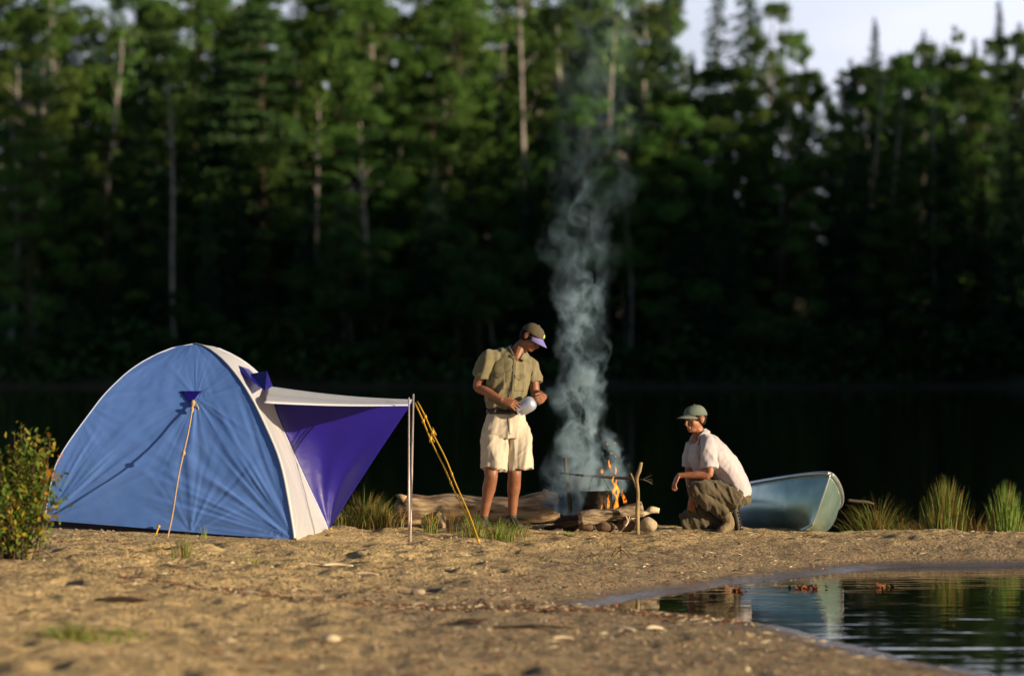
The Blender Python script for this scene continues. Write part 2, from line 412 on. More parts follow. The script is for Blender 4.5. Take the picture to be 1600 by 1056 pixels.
# ---------------------------------------------------------------- foliage helpers
def cards(C, size, D=None, aspect=.45, jitter=1.):
    """one small pointed quad per centre, long axis D (or random)"""
    n = len(C)
    A = RG.normal(size=(n, 3)) if D is None else D+RG.normal(size=(n, 3))*jitter
    A /= np.linalg.norm(A, axis=1)[:, None]+1e-9
    B = np.cross(A, RG.normal(size=(n, 3))); B /= np.linalg.norm(B, axis=1)[:, None]+1e-9
    s = (size*(.6+.8*RG.random(n)))[:, None] if np.isscalar(size) else np.asarray(size)[:, None]
    V = np.stack([C-A*s*.5, C+B*s*aspect*.5, C+A*s*.5, C-B*s*aspect*.5], 1).reshape(-1, 3)
    F = np.arange(n*4).reshape(-1, 4); return V, F
def npmerge(L):
    V = []; F = []; n = 0
    for v, f in L:
        V.append(v); F.append(np.asarray(f)+n); n += len(v)
    return np.concatenate(V), np.concatenate(F)
def tube4(pts, rad, n=6):
    v, f = loft(pts, rad, n=n, cap=False); return v, np.array(f)
def build_spruce(H, Rm, seed, base=.06, dens=1., step=.33):
    rr = np.random.default_rng(seed); C = []; D = []; Z = []
    z = H*base
    while z < H-.1:
        t = (z/H-base)/(1-base); rad = Rm*(1-t)**.85*(.8+.4*rr.random())+.10
        nb = int((8+7*(1-t))*dens)+2
        for k in range(nb):
            a = rr.random()*2*math.pi; L = rad*(.6+.5*rr.random()); m = max(4, int(L/.10*dens))
            u = rr.random(m)**.7
            dr = np.array([math.cos(a), math.sin(a), 0])
            wid = rr.normal(size=(m, 1))*.16*(L*.6+.2)*(1.1-u[:, None])
            sd = np.array([-math.sin(a), math.cos(a), 0])
            p = dr*(u*L)[:, None]+sd*wid; p[:, 2] += z-(u**1.5)*L*.38+(u > .85)*.06+rr.normal(size=m)*.05
            C.append(p); Z.append(np.full(m, .34*(.45+.55*(1-t)**.6)*(.6+.8*rr.random(m)))); D.append(np.repeat((dr+np.array([0, 0, -.35]))[None], m, 0)+sd*np.sign(wid)*.5)
        z += step*(.7+.6*rr.random())*(1-.45*t)
    C = np.concatenate(C); D = np.concatenate(D)
    crown = cards(C, np.concatenate(Z), D, .42, .5)
    trunk = tube4([(0, 0, -.5), (0.03, 0, H*.5), (0, 0, H)], [.16+.008*H, .1, .02])
    return crown, trunk
def build_broad(H, Rm, seed, base=.3, ncl=60, nl=130, leaf=.26, flat=1., lean=0., crad=.75):
    rr = np.random.default_rng(seed); C = []; T = []
    top = np.array([lean, 0, H])
    def tp(t): return np.array([lean*t*t+.25*math.sin(t*5+seed), .2*math.sin(t*4+seed*2), H*t])
    ts = np.linspace(0, .95, 9)
    T.append(tube4([tp(t)-np.array([0, 0, .5*(t == 0)]) for t in ts], [(.10+.003*H)*(1-.85*t)+.01 for t in ts]))
    for k in range(ncl):
        t = base+(1-base)*rr.random()**.85; u = (t-base)/(1-base)
        env = Rm*math.sqrt(max(0, 1-(2*u-.85)**2*.72))*(.35+.75*rr.random())
        a = rr.random()*2*math.pi; c0 = tp(t)
        c = c0+np.array([math.cos(a)*env, math.sin(a)*env, env*.25])
        rad = crad*(.55+.8*rr.random())*(1.1-.4*u)
        m = int(nl*2.1*rad/crad)
        q = rr.normal(size=(m, 3)); q /= np.linalg.norm(q, axis=1)[:, None]; q *= (rad*rr.random(m)**.45)[:, None]; q[:, 2] *= .7*flat
        C.append(c+q)
        if k % 2 == 0: T.append(tube4([c0-np.array([0, 0, env*.35]), (c0+c)/2, c], [.028, .02, .008], 5))
    C = np.concatenate(C); return cards(C, leaf*.66, None, .6), npmerge(T)
def build_pine(H, Rm, seed):
    rr = np.random.default_rng(seed); C = []; T = []
    T.append(tube4([(0, 0, -.5), (.1, 0, H*.5), (0, 0, H*.98)], [.26, .16, .04]))
    z = H*.3
    while z < H:
        t = (z/H-.3)/.7; rad = Rm*(1.05-t**2.2)*(.55+.6*rr.random())
        for k in range(4):
            a = rr.random()*2*math.pi; L = rad*(.6+.5*rr.random()); dr = np.array([math.cos(a), math.sin(a), .18])
            T.append(tube4([(0, 0, z), tuple(dr*L*.5+(0, 0, z)), tuple(dr*L+(0, 0, z))], [.05, .035, .01], 4))
            for s in np.linspace(.4, 1, 4):
                m = 44; q = rr.normal(size=(m, 3))*np.array([.34, .34, .10])*(.8+.25*L*.4); C.append(dr*L*s+np.array([0, 0, z])+q)
        z += .75*(.7+.6*rr.random())
    C = np.concatenate(C); return cards(C, .26, None, .35), npmerge(T)
def make_tree(name, crown, trunk, cm, tm):
    r = empty(name, (0, 0, 0))
    mesh('crown', crown[0], crown[1], cm, r, smooth=False, local=True)
    mesh('trunk', trunk[0], np.asarray(trunk[1]), tm, r, local=True)
    return r
def dup(root):
    c = root.copy(); col.objects.link(c)
    for ch in root.children:
        d = ch.copy(); col.objects.link(d); d.parent = c
    return c
PROTO = {}
def pr(key, *a): PROTO[key] = [make_tree(*a), False]
pr('s1', 'spruce_tree', *build_spruce(18, 2.3, 1), M['spruce'], M['bark_dark'])
pr('s2', 'spruce_tree', *build_spruce(18, 1.7, 2), M['spruce'], M['bark_dark'])
pr('s3', 'spruce_tree', *build_spruce(18, 2.8, 3, dens=1.1), M['spruce'], M['bark_dark'])
pr('p1', 'pine_tree', *build_pine(18, 2.9, 4), M['pine'], M['bark_dark'])
pr('p2', 'pine_tree', *build_pine(18, 2.4, 5), M['pine'], M['bark_dark'])
pr('b1', 'birch_tree', *build_broad(18, 2.5, 6), M['birch'], M['bark_birch'])
pr('b2', 'birch_tree', *build_broad(18, 2.1, 7, base=.4, ncl=34), M['birch'], M['bark_birch'])
pr('b3', 'aspen_tree', *build_broad(18, 2.6, 8, base=.32, ncl=48), M['birch2'], M['bark_birch'])
pr('b4', 'aspen_tree', *build_broad(18, 1.7, 9, base=.25, ncl=36, crad=.6), M['birch2'], M['bark_birch'])
pr('o1', 'broadleaf_tree', *build_broad(18, 3.2, 10, base=.15, ncl=64, crad=.9, leaf=.3), M['birch'], M['bark_dark'])
pr('u1', 'shoreline_shrub', *build_broad(6, 2.0, 12, base=.08, ncl=30, crad=.65, leaf=.24), M['shrubleaf'], M['bark_dark'])
pr('u2', 'shoreline_shrub', *build_broad(6, 1.5, 13, base=.05, ncl=22, crad=.6, leaf=.22), M['shrubleaf'], M['bark_dark'])
def snag(seed, H, lean):
    rr = np.random.default_rng(seed); T = []
    P = [np.array([lean*t*t+.18*math.sin(t*6+seed), .1*math.sin(t*4), H*t]) for t in np.linspace(0, 1, 9)]
    P[0][2] -= .5
    T.append(tube4(P, [.11*(1-.7*t)+.015 for t in np.linspace(0, 1, 9)], 8))
    for k in range(9):
        t = .4+.55*rr.random(); c = np.array([lean*t*t+.18*math.sin(t*6+seed), .1*math.sin(t*4), H*t]); a = rr.random()*6.28; L = .3+.55*rr.random()
        T.append(tube4([c, c+np.array([math.cos(a)*L*.6, math.sin(a)*L*.6, L*.5]), c+np.array([math.cos(a)*L, math.sin(a)*L, L])], [.03, .02, .008], 5))
    tr = npmerge(T)
    C = np.concatenate([P[-1]+rr.normal(size=(90, 3))*np.array([.5, .5, .8]), P[-2]+rr.normal(size=(50, 3))*np.array([.7, .5, .4])])
    return cards(C, .24, None, .6), tr
pr('d1', 'slender_birch', *snag(21, 12, .6), M['birch'], M['bark_birch'])
pr('d2', 'slender_birch', *snag(22, 12, -.9), M['birch2'], M['bark_birch'])
PH = {'s': 18, 'p': 18, 'b': 18, 'o': 18, 'u': 6, 'd': 12}
LAND = ["at the picture's left edge", "above the yellowing bush", "above the tent's left corner", "above the tent's left slope", "above the blue tent wall",
        "above the tent's guy cord", "above the tent's peak", "above the violet vent hood", "above the tent's doorway side", "above the awning's tent end",
        "above the inner half of the awning", "above the outer half of the awning", "above the awning's outer tip", "above the awning poles", "above the yellow guy lines",
        "above the standing man's elbow", "above the standing man's shoulder", "above the standing man's cap", "behind the smoke column", "right of the smoke column",
        "above the forked stick", "above the boy's hand", "above the boy's cap", "above the boy's back", "above the canoe's left flank",
        "above the canoe's middle", "above the canoe's bow", "above the stick beside the canoe", "above the leftmost reeds", "above the middle reed clump",
        "right of the middle reed clump", "above the rightmost reed clump", "at the picture's right edge"]
used = set()
KN = {'s': ('dark pointed spruce', 'spruce', 'spruces on the far shore'), 'p': ('layered feathery pine', 'pine', 'pines on the far shore'), 'b': ('leafy green birch with pale trunk', 'birch', 'birches and aspens on the far shore'),
      'o': ('broad rounded leafy tree', 'tree', 'broadleaf trees on the far shore'), 'u': ('low rounded leafy shrub', 'shrub', 'shrubs along the far waterline'), 'd': ('thin bare-stemmed pale birch', 'birch', 'slender birches on the far shore')}
def place(key, px, top, d, wide=1., extra=None):
    k = key[0]; x = (px-800)*d/F_PX; z0 = float(hill(x, d)[0]); Hh = H_CAM-(top-HOR)*d/F_PX-z0
    s = Hh/PH[k]
    pr_ = PROTO[key]
    if pr_[1]: o = dup(pr_[0])
    else: o = pr_[0]; pr_[1] = True
    o.location = (x, d, z0); sw = max(s, .55)*wide if k != 'u' else max(s, .8)*wide
    o.scale = (sw, sw, s); o.rotation_euler = (0, 0, random.random()*6.28)
    base, cat, grp = KN[k]
    ph = LAND[int(min(32, max(0, round(px/50))))]
    row = 'at the far waterline' if d < 231 else 'in the front rank' if d < 240 else 'in the middle rank' if d < 256 else 'at the back' if d < 280 else 'on the skyline'
    lab = f"{extra or base} {row} {ph}"
    if len(lab.split()) > 15: lab = lab.replace('with pale trunk ', '')
    if lab in used:
        for w in ('taller', 'shorter', 'fuller', 'narrower', 'looser', 'darker'):
            l2 = w+' '+lab
            if l2 not in used: lab = l2; break
    used.add(lab); o['label'] = lab; o['category'] = cat; o['group'] = grp
    return o
# back rank: tops leave the frame on the left two thirds
def jit(a): return (random.random()*2-1)*a
kb = ['o1', 's1', 'b1', 's3', 'b3', 'p1', 'o1', 'b1', 'p2', 'b3', 'o1', 'b3', 'p1', 'b1', 'o1', 'b3', 'b4', 'o1', 'b1', 'b3', 's1']
for i, k in enumerate(kb):
    place(k, -10+i*53+jit(10), -20+jit(55) if i not in (3, 9) else 40, 264+jit(6), 1.05)
for k, px, top, d, w in [('s3', 1168, -70, 262, 1.15), ('s1', 1120, -60, 266, 1.), ('b1', 1210, 10, 258, .8), ('s2', 1258, 70, 300, .6), ('o1', 1285, 150, 275, .7), ('s2', 1330, 92, 262, 1.1),
                         ('s1', 1367, 26, 256, .85), ('s2', 1407, 82, 262, 1.1), ('s1', 1443, 45, 262, .95), ('b4', 1490, 46, 268, .6), ('s2', 1523, 60, 270, 1.), ('s2', 1561, 2, 256, 1.05),
                         ('s2', 1592, 36, 250, 1.1), ('o1', 1460, 95, 272, .6), ('o1', 1540, 100, 262, .9), ('s1', 1630, 0, 250, .9), ('s2', 1318, 110, 272, 1.), ('o1', 1390, 110, 280, .9), ('s2', 1476, 66, 262, .9)]+[(('o1', 'b1', 'o1', 's3')[i % 4], 16+i*56, (18, -10, 40, -20, 5, 30)[i % 6], 277, 1.1) for i in range(19)]+[(('o1', 's3')[i % 2], 44+i*60, -30, 288, 1.3) for i in range(17)]+[(('o1', 's3', 'o1', 's1')[i % 4], 1335+i*36, (112, 95, 130, 84)[i % 4], 284, 1.15) for i in range(9)]+[('o1', 1405, 92, 259, .9), ('b1', 1445, 72, 260, .8), ('o1', 1500, 88, 259, .9), ('b1', 1545, 66, 262, .8), ('o1', 1585, 60, 256, .9), ('b1', 1345, 105, 264, .8), ('o1', 1235, 60, 266, .7)]:
    place(k, px, top, d, w)
# middle rank
km = ['b3', 's3', 's1', 'o1', 's1', 'o1', 's3', 'p1', 'o1', 'b1', 'o1', 'b3', 'b1', 'p2', 'o1', 'b3', 'b1', 's3', 'o1', 'b3', 'o1', 's1', 'b1', 'b3', 'o1', 'b3', 'b1', 's1', 'b2', 's3', 's1', 'o1']
tm = [85, 60, 150, 120, 90, 160, 60, 20, 110, 70, 40, 110, 130, 60, 150, 40, 120, 100, 60, 120, 150, 80, 110, 90, 120, 210, 150, 120, 120, 130, 150, 110]
for i, (k, t) in enumerate(zip(km, tm)): place(k, 20+i*51+jit(12), t, 247+jit(5), 1.05)
# front rank, mostly in the shade
kf = ['b3', 'o1', 's1', 'o1', 's3', 's1', 's2', 's3', 'o1', 's1', 's3', 'b1', 's1', 's3', 'o1', 's2', 's3', 's1', 'o1', 'b3', 'o1', 's3', 's1', 's3', 'o1', 's1', 's3', 's1', 'o1', 's3', 's1', 's3']
for i, k in enumerate(kf): place(k, 10+i*51+jit(14), 235+jit(75), 235+jit(3), 1.35)
for i in range(30): place(('u1', 'u2')[i % 2], 10+i*54+jit(12), 505+jit(50) if i not in (10, 13, 14) else 375+jit(15), 228.6+jit(.9), 1.15)
for px, top, d, k, ex in [(168, 60, 238, 'd1', 'yellow-lit broken birch stem'), (276, 120, 233, 'd2', 'bluish white birch stem'), (497, 160, 236, 'd2', None), (815, -20, 240, 'd1', 'sunlit white birch stem'),
                      (950, 30, 238, 'd2', 'sunlit white birch stem'), (1215, 175, 236, 'd2', None), (1358, 125, 237, 'd1', None), (1392, 135, 238, 'd1', None), (1462, 120, 233, 'd1', 'forked bluish birch stem'), (985, 330, 231.5, 'd1', 'shaded bluish birch stem')]:
    place(k, px, top, d, .75, ex)
for px, top, d, k, w in [(62, 85, 241, 'b3', 1.5), (20, 170, 239, 'b4', 1.3), (408, 12, 242, 'p1', 1.2), (1112, 112, 240, 'b1', 1.6), (1035, 215, 238, 'o1', 1.1), (1265, 222, 241, 'b3', 1.5), (722, 365, 232, 'b1', 1.3), (765, 400, 231.5, 'b2', 1.1),
                         (535, 372, 232, 'b3', 1.0), (700, 25, 243, 'o1', 1.0), (560, 5, 243, 'o1', 1.), (880, 15, 244, 'b1', 1.3), (985, 60, 243, 's3', 1.), (1330, 205, 240, 'b3', 1.5), (1432, 160, 240, 'b1', 1.4), (1520, 120, 241, 'o1', 1.1)]:
    place(k, px, top, d, w)
# unseen wood added outside the frame, shaped to shade the far shore's foot
def headland():
    L = []
    sp = [build_spruce(1*18, 2.6, 61+k, dens=.62, step=.5)[0] for k in range(3)]; sb = build_broad(18, 3., 71, base=.1, ncl=46, nl=60, leaf=.5)[0]
    prof_x = [-40, -30, -24, -21, -14, -12.5, -11, -8.5, -7.5, -5.5, -4.5, -1.5, -.5, 3, 5, 8, 10.5, 16, 24, 26, 32]
    prof_z = [19.5, 19.5, 25, 26, 25, 18, 9, 9, 15.5, 15.5, 8.5, 8.5, 15.5, 14.6, 13., 11.2, 14., 14.6, 15, 22, 24]  # treetops follow the wanted shade line, dips let sunlit patches through
    for row, t in enumerate((70, 78, 86, 94)):
        for x in np.arange(-46, 46, 2.6):
            xx = x+t*SXD+jit(.8); yy = 232+SYD*t+jit(1.2)
            if xx < yy*.1333+4.5: continue
            z0 = float(hill(xx, yy)[0]); top = np.interp(x, prof_x, prof_z)+(1.8 if not (-12 < x < -1) else .4)+t*math.tan(R(SEL))+jit(1.3)-row*.4
            s = (top-z0)/18.; v, f = (sp[:2]+[sb, sb])[int(random.random()*4)]
            a = random.random()*6.28; ca, sa = math.cos(a), math.sin(a)
            W = v.copy(); W[:, 0], W[:, 1] = (v[:, 0]*ca-v[:, 1]*sa), (v[:, 0]*sa+v[:, 1]*ca)
            W = W*np.array([1.05, 1.05, s])+np.array([xx, yy, z0]); L.append((W, f))
    V, F = npmerge(L)
    o = mesh('shading_wood', V, F, M['spruce'], smooth=False)
    tag(o, 'added unseen wood right of the lake, shading the far shore', 'wood', kind='stuff')
headland()
def brush():
    n = 26000; x = RG.uniform(-70, 34, n); d = RG.uniform(.2, 26, n)**1.; y = 226+d; z = hill(x, y)+RG.random(n)**1.5*(1.2+2.2*np.clip(vnoise(np.stack([x*.4, y*.4, x*0], 1), 4)+.4, 0, 1))
    v, f = cards(np.stack([x, y, z], 1), .55, None, .6)
    o = mesh('undergrowth', v, f, M['shrubleaf'], smooth=False); tag(o, 'dark undergrowth along the foot of the far forest', 'undergrowth', kind='stuff')
brush()
# far shoreline rocks and drift logs, pale in the shade
# ---------------------------------------------------------------- tent
C0 = np.array([-3.86, 31.7, 0]); C1 = np.array([-1.765, 31.3, 0]); C2 = np.array([-1.585, 33.3, 0]); C3 = np.array([-3.70, 33.65, 0])
zc = {0: .375, 1: .285, 2: .285, 3: .36}
C0[2] = .428; C1[2] = .278; C2[2] = .272; C3[2] = .40
PK = at(305, 537, 32.5)
U = [0, .045, .10, .155, .235, .39, .53, .69, .82, .93, 1]; HH = [0, .15, .31, .42, .52, .69, .81, .91, .965, .992, 1]
def prof(h): return float(np.interp(h, HH, U))
H0 = [0, .15, .31, .42, .516, .71, .85, .938, .985, 1]; U0 = [0, .028, .068, .14, .22, .388, .557, .726, .87, 1]
H2 = [0, .3, .63, .79, .86, .935, .985, 1]; U2 = [0, .195, .40, .465, .55, .69, .85, 1]
def ridge(Cc, h):
    # smooth profile; the doorway corner pole stands straighter
    fn = (lambda q: float(np.interp(q, H2, U2))) if Cc is C2 else ((lambda q: float(np.interp(q, H0, U0))) if Cc is C0 else prof)
    hs = [max(0, h-.04), max(0, h-.02), h, min(1, h+.02), min(1, h+.04)]; u = sum(fn(q) for q in hs)/5/(1-(1-h)*0) if h < .9 else sum(fn(q) for q in hs)/5*(1-(h-.9)/.1)+fn(h)*(h-.9)/.1
    p = Cc*(1-u)+PK*u; p = p.copy(); p[2] = Cc[2]+(PK[2]-Cc[2])*h; return p
tent = empty('tent', tuple((C0+C1+C2+C3)/4*np.array([1, 1, 0])+np.array([0, 0, .29])), 'blue and white dome tent with propped awning pitched on the sand', 'tent')
def face(name, A, B, m, hmax=1., wr=1., fold_pts=(), sag=.03, NU=170, NV=150, lift=0.):
    n = nrm(np.cross(B-A, PK-A)); cen = (C0+C1+C2+C3)/4
    if np.dot(n, (A+B)/2-cen) < 0: n = -n
    n = nrm(n*np.array([1, 1, .6])); V = []; S = []; Hs = []
    for j in range(NV+1):
        h = j/NV*hmax; a = ridge(A, h); b = ridge(B, h)
        for i in range(NU+1):
            s = i/NU; p = a*(1-s)+b*s
            w = 4*s*(1-s)
            p = p-n*sag*w*math.sin(math.pi*min(1, h*1.1))**.7
            p[2] += lift*w*(1-h)**8
            V.append(p); S.append(s); Hs.append(h)
    V = np.array(V); S = np.array(S); Hs = np.array(Hs)
    D = np.zeros(len(V)); edge = np.clip(np.minimum(S, 1-S)*14, 0, 1)
    for (q, amp, k, reach, a0, a1, sd) in fold_pts:
        d = V-np.asarray(q); r = np.linalg.norm(d, axis=1)
        ex = nrm(B-A); ang = np.arctan2(d[:, 2], d@ex)
        g = vnoise(np.stack([ang*k+.25*np.sin(r*5), r*1.1, r*0+sd], 1), sd)
        g = g+.5*vnoise(np.stack([ang*k*2.3, r*1.7, r*0+sd], 1), sd+1)
        g = np.where(g > 0, g, g*.5)
        win = np.clip((ang-a0)/.12, 0, 1)*np.clip((a1-ang)/.12, 0, 1)
        D += amp*g*np.exp(-(r/reach)**2)*np.clip(r/.1, 0, 1)*win
    D += wr*.0035*fbm(np.stack([S*6, Hs*5, S*0], 1), 77, 3)
    # fine puckers along the pole sleeves
    D += wr*.0035*vnoise(np.stack([S*9, Hs*70, S*0], 1), 90)*np.exp(-np.minimum(S, 1-S)*9)*(Hs > .35)
    V = V+n*(D*edge)[:, None]
    return mesh(name, V, gridF(NU+1, NV+1), m, tent), n
PATCH = at(288, 622, 31.55)
fold = [(C1, .021, 14, 1.2, .1, 3.3, 3), (C0+(0, 0, .0), .012, 12, .8, -.2, 1.6, 5), (PATCH, .009, 7, .55, -3.2, 3.2, 8), (C0*.45+PK*.55+np.array([-.45, 0, .2]), .010, 9, .5, -1.6, .6, 12), (C1+(-.9, 0, .05), .009, 7, .7, .2, 2.9, 15)]
f_front, nf = face('flysheet_wall', C0, C1, M['fly_blue'], fold_pts=fold, lift=.0)
f_front['label'] = 'blue wall facing the viewer'
f_side, ns = face('flysheet_wall', C1, C2, M['fly_white'], fold_pts=[(C1, .008, 9, .8, -3, 3, 31), (C2, .008, 9, .8, -3, 3, 33)], sag=.02, NU=60)
f_side['label'] = 'white doorway side catching the sun'
face('flysheet_wall', C2, C3, M['fly_blue'], NU=60, NV=60)[0]['label'] = 'rear blue wall'
face('flysheet_wall', C3, C0, M['fly_white'], NU=60, NV=60)[0]['label'] = 'left white wall'
for Cc in (C0, C1, C2, C3):
    hs = np.linspace(0, 1, 40); P = [ridge(Cc, h) for h in hs]
    cen = (C0+C1+C2+C3)/4; o_ = nrm((Cc-cen)*np.array([1, 1, 0]))
    v, f = loft(P, [.0055]*40, n=8); mesh('pole_sleeve', v, f, M['seam'], tent)
# pale strip of the white side that wraps onto the ridge beside the blue wall
def strip():
    V = []; n = nf; e = nrm(C0-C1)
    hs = np.linspace(0, 1, 90)
    for h in hs:
        p = ridge(C1, h); w = .012+.0*h
        V += [p+ns*.010, p+e*w+nf*.010]
    F = [(2*i, 2*i+1, 2*i+3, 2*i+2) for i in range(89)]
    o = mesh('ridge_binding', np.array(V), F, M['fly_white'], tent); s = o.modifiers.new('t', 'SOLIDIFY'); s.thickness = .003
strip()
# dark groundsheet tub under the fly
def inset(c, k, z): cen = (C0+C1+C2+C3)/4; q = c*(1-k)+cen*k; return np.array([q[0], q[1], z])
tv = [inset(c, .05, -.02+zg(c[0], c[1])-.02) for c in (C0, C1, C2, C3)]+[inset(c, .06, c[2]+.12) for c in (C0, C1, C2, C3)]
mesh('groundsheet_tub', np.array(tv), [(0, 1, 5, 4), (1, 2, 6, 5), (2, 3, 7, 6), (3, 0, 4, 7), (4, 5, 6, 7), (3, 2, 1, 0)], M['tub'], tent, smooth=False)
bF = bvh_of(f_front)
# violet triangular guy patch and seam
def tri(u, v):
    a = at(271, 612, 31.3); b = at(307, 612, 31.3); c = at(288, 631, 31.3)
    t = a*(1-u)+b*u; return t*(1-v)+c*v
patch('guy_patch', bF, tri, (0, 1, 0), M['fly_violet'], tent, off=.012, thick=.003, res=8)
def seamf(u, v):
    a = at(235+u*125, 568+3*math.sin(u*3.1), 31.3); return a-np.array([0, 0, .006*v])
0 and patch('seam', bF, seamf, (0, 1, 0), M['fly_blue'], tent, off=.006, thick=.003, res=30)
# guy cord with knots, running down to a stake nearer the viewer
p0 = at(288, 630, 31.45); hit = bF.ray_cast(Vector(at(288, 630, 31.0)), Vector((0, 1, 0)))
if hit[0] is not None: p0 = np.array(hit[0])-np.array([0, .02, 0])
p1 = at(261, 838, 30.75); p1[2] = zg(p1[0], p1[1])+.0
Q = [p0*(1-t)+p1*t+np.array([.006*math.sin(t*9), 0, -.015*math.sin(math.pi*t)]) for t in np.linspace(0, 1, 20)]
sh = [loft(Q, [.0065]*20, n=8), ell(p0+(0, -.01, -.01), (.02, .02, .03)), ell(Q[7], (.016, .016, .022)), ell(Q[1]+np.array([.0, 0, 0]), (.014, .014, .03))]
sh.append(loft([p0+(0, -.01, 0), p0+(.03, -.02, -.02), p0+(.045, -.02, -.05), p0+(.04, -.02, -.075)], [.006]*4, n=6))
v, f = merge(sh); g = mesh('guy_cord', v, f, M['cord_tan'], tent)
# violet vent hood on the white side
A_ = at(366, 567, 32.5); B_ = at(417, 579, 32.25); Cv = at(414, 611, 31.95); D_ = at(404, 597, 32.2)
TP = at(392, 584, 32.35)
hv = [A_, at(382, 576, 32.35), TP, B_, Cv, at(396, 597, 32.0), at(380, 583, 32.2), at(420, 590, 32.7), at(426, 603, 32.6), at(405, 590, 32.9), at(390, 576, 32.8)]
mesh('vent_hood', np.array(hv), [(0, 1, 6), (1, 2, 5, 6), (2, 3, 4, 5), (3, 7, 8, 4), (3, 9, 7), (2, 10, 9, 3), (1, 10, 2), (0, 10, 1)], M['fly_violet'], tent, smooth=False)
# awning: white roof panel and the violet wing hanging on its far side
tipN = at(640, 633, 32.6); tipF = at(645, 625, 33.3)
rN = at(413, 629, 31.75); rF = ridge(C2, .775)+np.array([.0, .0, 0])
V = []; nu, nv = 60, 14
for i in range(nu+1):
    t = i/nu
    a = rN*(1-t)+tipN*t; b = rF*(1-t)+tipF*t
    a = a+np.array([0, 0, -.012*math.sin(math.pi*t)]); b = b+np.array([0, 0, -.02*math.sin(math.pi*t)])
    for j in range(nv+1):
        s = j/nv; p = a*(1-s)+b*s; p[2] += .018*math.sin(s*9+t*1.5)*math.sin(math.pi*s)*(1-.5*t)+.01*math.sin(math.pi*s); V.append(p)
mesh('awning_roof', np.array(V), gridF(nv+1, nu+1), M['fly_white'], tent).modifiers.new('t', 'SOLIDIFY').thickness = .004
v, f = loft([rN*(1-t)+tipN*t+np.array([0, -.004, -.012*math.sin(math.pi*t)]) for t in np.linspace(0, 1, 20)], [.006]*20, n=6); mesh('awning_hem', v, f, M['seam'], tent)
wb = C2.copy()
V = []; n2 = 60
lo0 = ridge(C2, .55)
for j in range(n2+1):
    t = j/n2
    L = ridge(C2, .775*(1-t))+np.array([.004, 0, 0]); Rr = tipF*(1-t)+wb*t
    Rr = Rr+nrm(np.array([-1, 0, -.6]))*.02*math.sin(math.pi*t)
    for i in range(n2+1):
        s = i/n2; p = L*(1-s)+Rr*s
        p[2] -= (.012+.022*math.sin(math.pi*s))*(1-t)
        p[1] += .08*math.sin(math.pi*s)*math.sin(math.pi*t)+.012*math.sin(s*14+t*7)*math.sin(math.pi*t)*math.sin(math.pi*s)
        V.append(p)
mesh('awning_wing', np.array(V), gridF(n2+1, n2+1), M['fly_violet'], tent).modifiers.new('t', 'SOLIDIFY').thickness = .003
# awning poles
b0 = at(641, 850, 0.0001)
pb = np.array([(641-800)*31.9/F_PX, 31.9, 0]); pb[2] = zg(pb[0], pb[1])-.03
pt = at(646, 616, 32.75); pt2 = at(639, 621, 32.45)
v, f = loft([pb, pt], [.0095, .008], n=10); mesh('awning_pole', v, f, M['pole'], tent)
pb2 = pb+np.array([-.012, .05, .0]); v, f = loft([pb2, pt2], [.008, .007], n=10); mesh('awning_pole', v, f, M['pole'], tent)
# yellow guy lines
gs = np.array([(749-800)*31.6/F_PX, 31.6, 0]); gs[2] = zg(gs[0], gs[1])
gt = at(648, 629, 32.6)
def cord(a, b, n=24, sag=.02, r=.006, ph=0): return [a*(1-t)+b*t+np.array([.004*math.sin(t*17+ph), 0, -sag*math.sin(math.pi*t)]) for t in np.linspace(0, 1, n)]
for (a, off, sg) in ((gt, 0, .015), (gt+np.array([.02, .05, .01]), .02, -.05)):
    P = cord(a, gs+np.array([off*.2, .0, 0]), sag=sg, ph=off*9)
    sh = [loft(P, [.0062]*len(P), n=6), ell(P[6], (.013, .013, .03)), ell(P[3], (.012, .012, .02)), ell(P[13], (.009, .009, .02))]
    sh.append(loft([P[6], P[6]+(.03, 0, -.02), P[5]+(.02, 0, .0)], [.005]*3, n=6))
    v, f = merge(sh); mesh('guy_line', v, f, M['cord_yellow'], tent)
def stake(p, q): v, f = merge([loft([p, q], [.009, .006], n=6), ell(p, (.013, .013, .013))]); mesh('stake', v, f, M['cord_yellow'], tent)
for (px, py, d, qx, qy) in ((517, 826, 32.9, 521, 845), (248, 822, 31.5, 243, 836), (462, 842, 31.25, 465, 851)):
    a = at(px, py, d); b = at(qx, qy, d-.1); b[2] = min(b[2], zg(b[0], b[1])-.01); stake(a, b)
stake(gs+np.array([-.01, 0, .02]), gs+np.array([.02, .02, -.08]))
